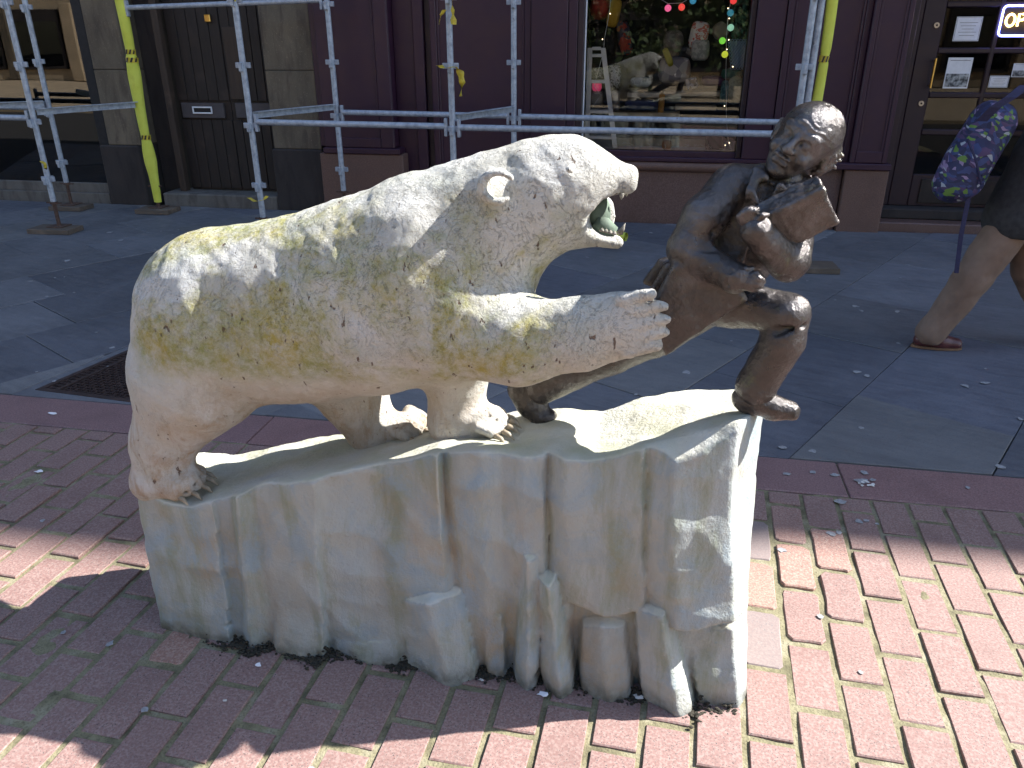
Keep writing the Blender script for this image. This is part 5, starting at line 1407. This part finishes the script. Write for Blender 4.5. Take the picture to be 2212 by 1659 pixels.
def lump(name, px, py, Y, w, h, d, mat, label, cat, sq=.55, group=None, tilt=0):
    # cushion / bag: a soft box with bulging faces
    p = at(px, py, Y); n, m_ = 14, 9; v = []; f = []
    for i in range(m_ + 1):
        a = -math.pi / 2 + math.pi * i / m_
        for k in range(n):
            b = 2 * math.pi * k / n
            s = lambda t: math.copysign(abs(t) ** sq, t)
            x, y_, z = s(math.cos(a)) * s(math.cos(b)) * w / 2, math.cos(a) * math.sin(b) * d / 2, s(math.sin(a)) * h / 2
            e = 1 + .05 * math.sin(k * 2.7 + i * 1.9)
            x, z = x * e * math.cos(tilt) - z * e * math.sin(tilt), x * e * math.sin(tilt) + z * e * math.cos(tilt)
            v.append((p[0] + x, p[1] + y_ * e, p[2] + z))
    for i in range(m_):
        for k in range(n): f.append((i * n + k, i * n + (k + 1) % n, (i + 1) * n + (k + 1) % n, (i + 1) * n + k))
    return tag(obj(name, v, f, mat, None, True), label, cat, group)
K = lambda x, y: ((1400 + x * .30136) / 1.1718, y * .30136 / 1.1718)
def item(name, kx, ky, kw, kh, d, mat, label, cat, Y=7.95, **k):
    a = K(kx, ky); p = at(a[0], a[1], Y); s = .30136 / 1.1718 * mpp(p); return lump(name, a[0], a[1], Y, kw * s, kh * s, d, mat, label, cat, **k)
black = fab('black_cloth', [(0.012, .012, .014), (.03, .03, .034)], 20)
item('cushion', 505, 650, 130, 190, .10, fab('patterned_black_cloth', [(.015, .015, .018), (.35, .36, .38), (.02, .02, .022), (.30, .31, .33)], 30), 'black and white patterned bag behind the white ladder shelf', 'bag', Y=7.98)
item('folded_cloth', 375, 615, 110, 90, .10, fab('grey_print', [(.25, .26, .27), (.06, .06, .065), (.4, .4, .4)], 40), 'grey printed cushion on the upper shelf of the white ladder', 'cushion', Y=7.86)
item('pink_pouch', 368, 722, 78, 80, .08, emis('glowing_pink_silk', (0.55, 0.03, 0.12), .15), 'bright pink silk pouch hanging inside the white ladder', 'pouch', Y=7.86)  # cloth given a faint glow of its own in place of light on it
zz = NT('zigzag_weave'); zv = zz.sep(); zw = zz.math('ADD', zz.math('MULTIPLY', zv[2], 55.0), zz.math('PINGPONG', zz.math('MULTIPLY', zv[0], 60.0), 1.0))
zz.set(Base_Color=zz.ramp(zz.math('FRACT', zw), [(0.5, (0.02, 0.018, 0.018)), (0.55, (0.45, 0.40, 0.34))], 'CONSTANT'), Roughness=.85)
item('woven_basket', 370, 830, 95, 130, .10, zz.m, 'black and cream zigzag woven basket on the lower ladder shelf', 'basket', Y=7.88, sq=.35)
item('woven_basket', 525, 850, 70, 160, .10, zz.m, 'zigzag patterned bag to the right of the white ladder foot', 'bag', Y=7.95, sq=.35)
item('paper_lantern', 395, 60, 170, 190, .22, fab('red_paper', [(.28, .02, .012), (.45, .06, .02)], 9), 'big red paper flower ball hanging at the top of the display window', 'lantern', Y=7.95, sq=.8)
item('pennant', 512, 110, 100, 210, .05, fab('mustard_cloth', [(.33, .20, .012), (.42, .27, .02)], 9), 'mustard yellow bag hanging below the red paper ball', 'bag', Y=7.86, sq=.5, tilt=-.2)
item('scarf', 600, 320, 110, 260, .08, fab('red_tartan', [(.24, .03, .015), (.03, .03, .05), (.30, .08, .04)], 11), 'rust red scarf draped at the left of the display window', 'scarf', Y=8.05, tilt=.25)
item('dark_coat', 420, 340, 230, 260, .12, black, 'black garment hanging above the white ladder', 'garment', Y=8.15, sq=.4)
item('tote_bag', 1225, 300, 150, 210, .07, fab('floral_cloth', [(.50, .48, .44), (.42, .10, .07), (.55, .53, .50), (.50, .48, .45), (.25, .2, .14)], 24), 'white floral tote bag leaning at the middle of the display', 'bag', Y=8.02, sq=.45, tilt=-.12)
item('cushion', 1235, 420, 150, 160, .09, fab('grey_floral', [(.22, .22, .22), (.35, .34, .33), (.2, .1, .09)], 22), 'grey flowered cushion below the white floral tote bag', 'cushion', Y=8.0, sq=.45)
item('cushion', 1405, 260, 130, 130, .08, fab('taupe_cloth', [(.20, .17, .14), (.26, .22, .18)], 12), 'taupe heart shaped cushion beside the string of coloured balls', 'cushion', Y=8.06, tilt=.7, sq=.7)
item('doll', 1010, 345, 170, 170, .15, fab('grey_hair', [(.06, .055, .055), (.12, .11, .105), (.09, .08, .08)], 14), 'grey woollen hat on a stand in the middle of the window', 'hat', Y=8.1, sq=.8)
item('jacket_display', 1020, 590, 260, 200, .14, fab('patchwork', [(.30, .28, .27), (.16, .15, .17), (.40, .37, .35), (.22, .16, .14)], 12, 'voro'), 'pale patchwork cloth jacket displayed in the middle of the window', 'garment', Y=8.05, sq=.5)
item('yellow_collar', 965, 480, 55, 150, .06, fab('lemon_scarf', [(.36, .32, .04), (.45, .42, .08)], 12), 'lemon yellow scarf on the patchwork display jacket', 'scarf', Y=7.96, tilt=.45)
item('blue_bag', 735, 690, 170, 80, .10, fab('denim_folds', [(.10, .14, .2), (.2, .26, .33), (.13, .17, .25)], 14), 'pale blue folded cloth heap left of the window middle', 'cloth', Y=7.98)
item('blue_bag', 1165, 700, 100, 90, .10, fab('navy_print', [(.02, .025, .06), (.30, .32, .4), (.02, .025, .07)], 34), 'navy pouch with pale print at the front of the display', 'pouch', Y=7.92, sq=.35, tilt=.3)
item('blue_bag', 740, 880, 270, 80, .14, fab('indigo_cloth', [(.02, .025, .075), (.045, .05, .14)], 9), 'dark indigo cloth folded along the front display shelf', 'cloth', Y=7.88)
item('purple_cushion', 1340, 680, 190, 80, .12, fab('violet_cloth', [(.05, .02, .09), (.09, .03, .14)], 9), 'dark violet cushion lying right of the window middle', 'cushion', Y=8.0)
item('green_ball', 1530, 760, 150, 220, .13, fab('sage_knit', [(.16, .19, .15), (.24, .28, .23), (.12, .15, .13)], 20), 'round sage green knitted cushion at the right side of the window', 'cushion', Y=7.92, sq=.85)
item('teal_cloth', 1500, 620, 170, 80, .10, fab('teal_cloth', [(.015, .10, .085), (.04, .17, .14)], 12), 'teal green shawl folded under the blue crochet throw', 'shawl', Y=7.97)
item('teal_cloth', 1440, 780, 70, 190, .08, fab('teal_knit', [(.03, .10, .12), (.08, .2, .22), (.02, .06, .07)], 22), 'teal knitted scarf hanging left of the sage cushion', 'scarf', Y=7.9)
item('wooden_pot', 910, 870, 50, 150, .06, fab('amber_glass', [(.34, .15, .01), (.42, .21, .02)], 8), 'amber wooden stand under the patchwork jacket', 'stand', Y=7.95, sq=.35)
item('dark_box', 1360, 1190, 150, 140, .14, black, 'black box on the shelf at the right foot of the window', 'box', Y=7.86, sq=.25)
item('clay_pot', 955, 1215, 80, 70, .08, fab('terracotta', [(.30, .12, .05), (.36, .16, .07)], 8), 'terracotta pot on the front ledge of the window', 'pot', Y=7.82, sq=.5)
for k, (kx, ky, kw, col, lab) in enumerate(((780, 955, 560, (.33, .27, .18), 'long pale plank shelf across the front of the window display'), (760, 790, 270, (.36, .33, .28), 'short pale wooden shelf left of the amber stand'), (1170, 780, 480, (.32, .28, .23), 'pale wooden shelf under the navy pouch'), (1200, 900, 340, (.30, .24, .17), 'narrow wooden shelf at the right of the window'), (900, 1190, 760, (.30, .25, .18), 'pale wooden box front along the foot of the window'))):
    a = K(kx, ky); p = at(a[0], a[1], 7.93 + .02 * k); s = .2572 * mpp(p)
    MBs = MB().box(p[0] - kw * s / 2, p[0] + kw * s / 2, p[1], p[1] + .22, p[2] - (.03 if k < 4 else .055), p[2] + (.012 if k < 4 else .03), .004)
    tag(MBs.build('wood_shelf', simple('pale_shelf_wood_%s' % 'abcde'[k], col, .7, var=.25, scale=6)), lab, 'shelf')
cn = MB()
for i in range(7):
    for j in range(17):
        a = K(1480 + i * 24 + (12 if j % 2 else 0) + j * 1.5, 345 + j * 14); p = at(a[0], a[1], 7.90 + .01 * math.sin(i))
        pts = [(p[0] + .013 * math.cos(w), p[1], p[2] + .015 * math.sin(w)) for w in np.linspace(0, 2 * math.pi, 9)]; cn.tube(pts, .0035, 5, False)
tag(cn.build('crochet_throw', fab('blue_wool', [(.16, .26, .42), (.24, .35, .5)], 30), smooth=True), 'pale blue crochet throw hanging at the right side of the window', 'throw')
gl_ = MB()
for q in range(160):
    a = K(1535 + random.uniform(-40, 95), random.uniform(-60, 330)); p = at(a[0], a[1], 7.98 + random.uniform(-.05, .05)); gl_.ball(p, random.uniform(.008, .022), 6, 4, (1, .4, 1.4))
tag(gl_.build('leaf_garland', fab('dark_green', [(.015, .06, .04), (.03, .11, .08), (.05, .14, .16)], 25), smooth=True), 'dark green leafy garland hanging above the blue crochet throw', 'garland')
# string of cotton ball lights
sl = empty('ball_light_string', at(*K(1470, 200), 7.80), 'string of coloured cotton ball lights hanging in the display window', 'string lights')
BALLS = [(965, 68, (0.80, .12, .28)), (1080, 60, (.80, .06, .05)), (1175, 5, (.03, .18, .30)), (1515, 5, (.80, .05, .05)), (1490, 108, (.02, .14, .20)), (1492, 232, (.22, .45, .33)), (1422, 342, (.16, .55, .05)), (1443, 457, (.45, .50, .04))]
for kx, ky, c in BALLS:
    p = at(*K(kx, ky), 7.80)
    MB().ball(p, .029, 16, 10).build('ball', emis('lit_cotton', c, .35), sl, True)
cord = [at(*K(kx, ky), 7.805) for kx, ky in ((900, -10), (965, 30), (1080, 25), (1175, -30))]
MB().tube(cord, .0022, 5).build('cord', M['white'], sl)
MB().tube([at(*K(kx, ky), 7.805) for kx, ky in ((1500, -30), (1475, 100), (1465, 200), (1455, 340), (1455, 470), (1450, 640), (1455, 820), (1455, 1000), (1470, 1180), (1500, 1270))], .002, 5).build('cord', M['white'], sl)
MB().tube([at(*K(kx, ky), 7.79) for kx, ky in ((485, -10), (470, 120), (430, 330), (425, 430), (345, 720), (400, 800), (330, 900))], .0022, 5).build('cord', M['white'], sl)
fb = emis('warm_bulb', (1.0, .75, .45), 2.5)
for kx, ky in ((1480, 155), (1475, 335), (1460, 415), (1510, 560), (415, 330), (480, 115), (1470, 70), (1440, 890), (1480, 1200), (1445, 1220)) + tuple((560 + 90 * q, 1262 + random.randrange(14)) for q in range(11)):
    MB().ball(at(*K(kx, ky), 7.79), .0045, 6, 4).build('bulb', fb, sl)
wr_ = MB()
for q in range(16):
    x_ = -.65 + q * .082; wr_.tube([(x_ + random.uniform(-.04, .04), 7.76 + random.uniform(0, .03), .648 + random.uniform(0, .05)) for _ in range(5)], .0014, 4)
tag(wr_.build('wire_tangle', M['chip']), 'tangle of thin pale wire along the foot of the display window', 'wire')

# ------------------------------------------------------------------ pedestrian
PY = 4.5
per = empty('person', (1.95, PY, 0), 'person in a dark coat, tan trousers and brown loafers striding past the glazed door', 'person')
def pv_(lo, hi, h): return Vol(lo, hi, h)
def pcap(v, a, b, k=.03, sy=1.0, op='add'):
    v.cap(a[:3], b[:3], a[3], b[3], k, sy, op)
trm = NT('tan_corduroy'); trm.set(Base_Color=trm.ramp(trm.noise(9, 5, vec=trm.pos()), [(0.3, (.15, .098, .072)), (0.7, (.23, .158, .118))]), Roughness=.9); trm.bump(trm.noise(40, 5, vec=trm.mapping(trm.pos(), (1, 1, .3))), .5, .006)
coatm = simple('charcoal_wool', (.030, .030, .033), .95, var=.3, scale=40, bump=.3)
skin = simple('skin', (.40, .24, .17), .6, var=.1); hairm = simple('grey_hair', (.18, .17, .16), .8, var=.4, scale=60)
HIP = (2.02, 4.50, .82)
tz = pv_((1.38, 4.2, .03), (2.75, 4.8, 1.0), .010)
A0 = at(2010, 708, 4.46); 
pcap(tz, (A0[0] + .01, 4.46, .085, .078), (1.715, 4.46, .40, .092), .02); pcap(tz, (1.715, 4.46, .40, .092), (1.90, 4.47, .80, .112), .03)
pcap(tz, (1.94, 4.58, .80, .112), (2.05, 4.60, .44, .085), .02); pcap(tz, (2.05, 4.60, .44, .085), (2.25, 4.60, .12, .070), .02)
pcap(tz, (1.92, 4.50, .86, .13), (2.0, 4.5, .90, .13), .03)
for q in range(4): pcap(tz, (1.62 + q * .07, 4.37, .20 + q * .12, .004), (1.74 + q * .06, 4.375, .27 + q * .12, .004), .02, 1, 'sub')
V, Q = tz.mesh(); V = relax(V, Q, 1); V = V + vnormals(V, Q) * (.009 * fbm(V * np.array([1.3, 1, .7]), 9, 3, 1))[:, None]
obj('trousers', V, Q, trm.m, per, smooth=True)
shm = simple('oxblood_leather', (.085, .026, .026), .4, var=.25, scale=30)
def loafer(x, y, z=0.0):
    v = pv_((x - .12, y - .09, z - .02), (x + .26, y + .09, z + .14), .006)
    pcap(v, (x, y, z + .045, .040), (x + .10, y, z + .042, .040), .02, .95); pcap(v, (x + .10, y, z + .040, .040), (x + .185, y, z + .032, .032), .03, 1.15)
    pcap(v, (x + .02, y, z + .075, .032), (x + .07, y, z + .065, .035), .02); v.F = np.maximum(v.F, -(v.coords()[2] - (z + .012)))
    v.F = np.ascontiguousarray(v.F)
    V, Q = v.mesh(); V = relax(V, Q, 1); s = obj('shoe', V, Q, shm, per, smooth=True)
    n = 18; m = MB(); pts = []
    for k in range(n):
        w = 2 * math.pi * k / n; pts.append((x + .088 + .136 * math.cos(w), y + .041 * math.sin(w) * (1 + .15 * math.cos(w))))
    m.prism(pts, z + .001, z + .014).build('sole', simple('leather_sole', (.16, .09, .05), .7), s)
    MB().box(x + .105, x + .125, y - .036, y + .036, z + .070, z + .078, .003).build('strap', M['dark'], s)
loafer(1.535, 4.46); loafer(2.22, 4.60, .0)
# coat with sleeves
cz = pv_((1.50, 4.12, .55), (2.75, 4.9, 1.62), .012)
pcap(cz, (1.93, 4.50, .74, .215), (2.00, 4.50, 1.05, .20), .05, .85); pcap(cz, (2.0, 4.5, 1.05, .20), (2.13, 4.5, 1.36, .19), .05, .95)
pcap(cz, (2.13, 4.34, 1.38, .085), (2.13, 4.66, 1.38, .085), .05)
pcap(cz, (2.14, 4.32, 1.36, .075), (2.06, 4.26, 1.08, .065), .03); pcap(cz, (2.06, 4.26, 1.08, .065), (2.26, 4.25, .92, .055), .02)
pcap(cz, (2.14, 4.68, 1.36, .075), (2.22, 4.74, 1.08, .065), .03); pcap(cz, (2.22, 4.74, 1.08, .065), (2.42, 4.72, 1.0, .055), .02)
pcap(cz, (2.15, 4.5, 1.47, .08), (2.16, 4.5, 1.53, .075), .02)
Xc, Yc, Zc = cz.coords(); cz.F = np.ascontiguousarray(np.maximum(cz.F, -(Zc - (.655 + .10 * (1.95 - Xc) * -.35))).astype(np.float32))
V, Q = cz.mesh(); V = relax(V, Q, 1); V = V + vnormals(V, Q) * (.010 * fbm(V, 5, 3, 2))[:, None]
obj('coat', V, Q, coatm, per, smooth=True)
# body: head, neck, hands, ankles in one surface
bz = pv_((1.50, 4.1, .06), (2.75, 4.9, 1.86), .012)
pcap(bz, (2.02, 4.5, .86, .10), (2.14, 4.5, 1.38, .11), .05); pcap(bz, (2.14, 4.5, 1.38, .07), (2.18, 4.5, 1.58, .055), .03)
bz.ell((2.21, 4.5, 1.68), (.100, .078, .125), .03); bz.ell((2.27, 4.5, 1.62), (.05, .05, .06), .03); bz.ell((2.315, 4.5, 1.665), (.022, .016, .022), .012)
for s in (-1, 1): bz.ell((2.20, 4.5 + .08 * s, 1.67), (.026, .014, .034), .008)
for sY, (e, h) in ((4.34, ((2.06, 4.26, 1.08), (2.28, 4.25, .905))), (4.66, ((2.22, 4.74, 1.08), (2.44, 4.72, .99)))):
    pcap(bz, (2.14, sY, 1.36, .05), e + (.045,), .02); pcap(bz, e + (.045,), h + (.030,), .02); pcap(bz, h + (.036,), (h[0] + .06, h[1], h[2] - .03, .034), .015, .6)
    for q in range(4): pcap(bz, (h[0] + .06, h[1] - .025 + .016 * q, h[2] - .035, .012), (h[0] + .115 - .006 * abs(q - 1), h[1] - .025 + .016 * q, h[2] - .085, .010), .004)
    pcap(bz, (h[0] + .03, h[1] - .03, h[2] - .02, .013), (h[0] + .075, h[1] - .045, h[2] - .065, .011), .006)
pcap(bz, (1.95, 4.46, .84, .09), (1.715, 4.46, .40, .06), .03); pcap(bz, (1.715, 4.46, .40, .06), (1.57, 4.46, .10, .04), .02)
pcap(bz, (1.97, 4.58, .84, .09), (2.05, 4.60, .44, .06), .03); pcap(bz, (2.05, 4.60, .44, .06), (2.25, 4.60, .09, .04), .02)
V, Q = bz.mesh(); V = relax(V, Q, 1); obj('body', V, Q, skin, per, smooth=True)
hz = pv_((2.05, 4.36, 1.58), (2.36, 4.64, 1.86), .012); hz.ell((2.195, 4.5, 1.705), (.115, .092, .118), .0); hz.ell((2.31, 4.5, 1.62), (.10, .10, .10), .03, 'sub')
V, Q = hz.mesh(); V = V + vnormals(V, Q) * (.006 * fbm(V, 30, 3, 2))[:, None]; obj('hair', V, Q, hairm, per, smooth=True)
# backpack on the person's back
bt = NT('camouflage_print'); P_ = bt.pos(); pv2 = bt.mapping(P_, (1, 1, 1.0), (0, rad(-35), 0))
nn = bt.noisec(5.5, 2, vec=P_)
vv = bt.voro(38.0, bt.mapping(bt.mix(.12, pv2, nn), (1.0, 1.0, 2.1)), out='Color')
bt.set(Base_Color=bt.ramp(bt.sep(vv)[0], [(0, (.012, .014, .05)), (.24, (.03, .045, .14)), (.40, (.018, .02, .07)), (.56, (.06, .035, .10)), (.70, (.10, .19, .035)), (.78, (.02, .025, .08)), (.88, (.22, .16, .28)), (.95, (.28, .31, .36))], 'CONSTANT'), Roughness=.7)
navy = simple('navy_webbing', (.018, .018, .06), .8, var=.3, scale=60)
bk = empty('backpack', (1.66, 4.42, .8), 'blue, green and lilac camouflage backpack worn on the walker in the dark coat', 'backpack')
kz = pv_((1.38, 4.15, .72), (1.98, 4.72, 1.45), .009)
a_, b_ = at(2072, 385, 4.43), at(2142, 265, 4.43)
kz.cap(a_, b_, .112, .105, .03, 1.35); c_ = at(2056, 400, 4.40); d_ = at(2092, 330, 4.40); kz.cap(c_, d_, .085, .075, .03, 1.3)
kz.cap(at(2095, 300, 4.3), at(2120, 398, 4.3), .006, .006, .01, 1, 'sub')
V, Q = kz.mesh(); V = relax(V, Q, 1); V = V + vnormals(V, Q) * (.007 * fbm(V, 9, 3, 1))[:, None]
obj('bag_body', V, Q, bt.m, bk, smooth=True)
def strap(pts, w, nm='strap'):
    m = MB(); v = []
    for p in pts: v += [(p[0] - w / 2, p[1], p[2]), (p[0] + w / 2, p[1], p[2]), (p[0] + w / 2, p[1] + .004, p[2] + .002), (p[0] - w / 2, p[1] + .004, p[2] + .002)]
    f = [(0, 1, 2, 3)]
    for i in range(len(pts) - 1):
        b = i * 4; f += [(b, b + 4, b + 5, b + 1), (b + 1, b + 5, b + 6, b + 2), (b + 2, b + 6, b + 7, b + 3), (b + 3, b + 7, b + 4, b)]
    m.add(v, f).build(nm, navy, bk)
strap([at(2096, 410, 4.33), at(2088, 450, 4.32), at(2076, 510, 4.31), at(2066, 590, 4.30)], .022)
strap([at(2120, 262, 4.25), at(2150, 232, 4.22), at(2185, 210, 4.22), at(2215, 185, 4.25)], .05)
MB().tube([at(2090, 300, 4.285), at(2108, 345, 4.26), at(2120, 398, 4.28)], .006, 6).build('zip', navy, bk)

# ------------------------------------------------------------------ across the square, behind the camera (mirrored in the shop glass)
ob = empty('sandstone_terrace', (-6, -17, 0), 'sunlit pale sandstone terrace mirrored in the shop windows', 'building')
MB().box(-48, 22, -24, -17, 0, 11.5).build('wall', M['tan'], ob)
for i in range(15):
    for j in range(3):
        x_ = -32 + i * 3.6; z_ = 3.6 + j * 2.6
        f = MB().box(x_, x_ + 1.3, -17.0, -16.93, z_, z_ + 1.8, .01).build('window', M['stone_base'], ob)
        MB().box(x_ + .1, x_ + 1.2, -16.928, -16.92, z_ + .1, z_ + 1.7).build('pane', M['glass_dark'], f)
MB().box(-34.3, 22.3, -24.3, -16.6, 11.5, 12.1).build('cornice', M['tan'], ob)
for i in range(22):
    x_ = -46 + i * 3.1
    f = MB().box(x_, x_ + 2.3, -16.99, -16.9, .45, 2.75, .02).build('shop_opening', M['stone_base'], ob)
    MB().box(x_ + .15, x_ + 2.15, -16.897, -16.89, .6, 2.3).build('pane', M['glass_dark'], f)
    MB().box(x_ + 2.45, x_ + 2.95, -16.99, -16.8, 0, 3.0, .03).build('pilaster', M['stone'] if i % 3 else M['tan'], ob)
tag(MB().box(-60, 40, -16.9, -3.4, -.089, -.02).build('far_pavement', M['tan'], base=(0, 0, 0)), kind='structure')
lf = simple('foliage_green', (.055, .085, .022), .7, var=.5, scale=3)
def tree(x, y, h, w, label):
    t = empty('broadleaf_tree', (x, y, 0), label, 'tree', 'trees mirrored in the display window')
    m = MB().tube([(x, y, 0), (x + .1, y, h * .3), (x, y + .1, h * .7)], .2, 8, rs=[.24, .17, .08])
    for k in range(6):
        a = k * 1.05; m.tube([(x, y, h * .35), (x + w * .5 * math.cos(a), y + w * .5 * math.sin(a), h * .62)], .05, 6, rs=[.08, .03])
    m.build('trunk', M['rustwood'], t)
    n = 5200; v = np.zeros((n * 4, 3)); 
    cl_ = RNG.normal(size=(26, 3)); cl_ /= np.linalg.norm(cl_, axis=1, keepdims=True); cl_ *= RNG.random((26, 1)) ** .4
    for k in range(n):
        c = cl_[RNG.integers(26)] * np.array([w, w, h * .36]) + np.array([x, y, h * .55]) + RNG.normal(size=3) * .38
        a = RNG.normal(size=3); a /= np.linalg.norm(a); b = np.cross(a, RNG.normal(size=3)); b /= np.linalg.norm(b); s = .13
        v[k * 4:k * 4 + 4] = [c - a * s, c - b * s * .6, c + a * s, c + b * s * .6]
    obj('crown', v, np.arange(n * 4).reshape(n, 4), lf, t)
tree(-1.4, -8.0, 6.0, 2.3, 'leafy street tree mirrored at the left of the display window')
tree(1.8, -9.5, 6.5, 2.4, 'leafy street tree mirrored at the right of the display window')
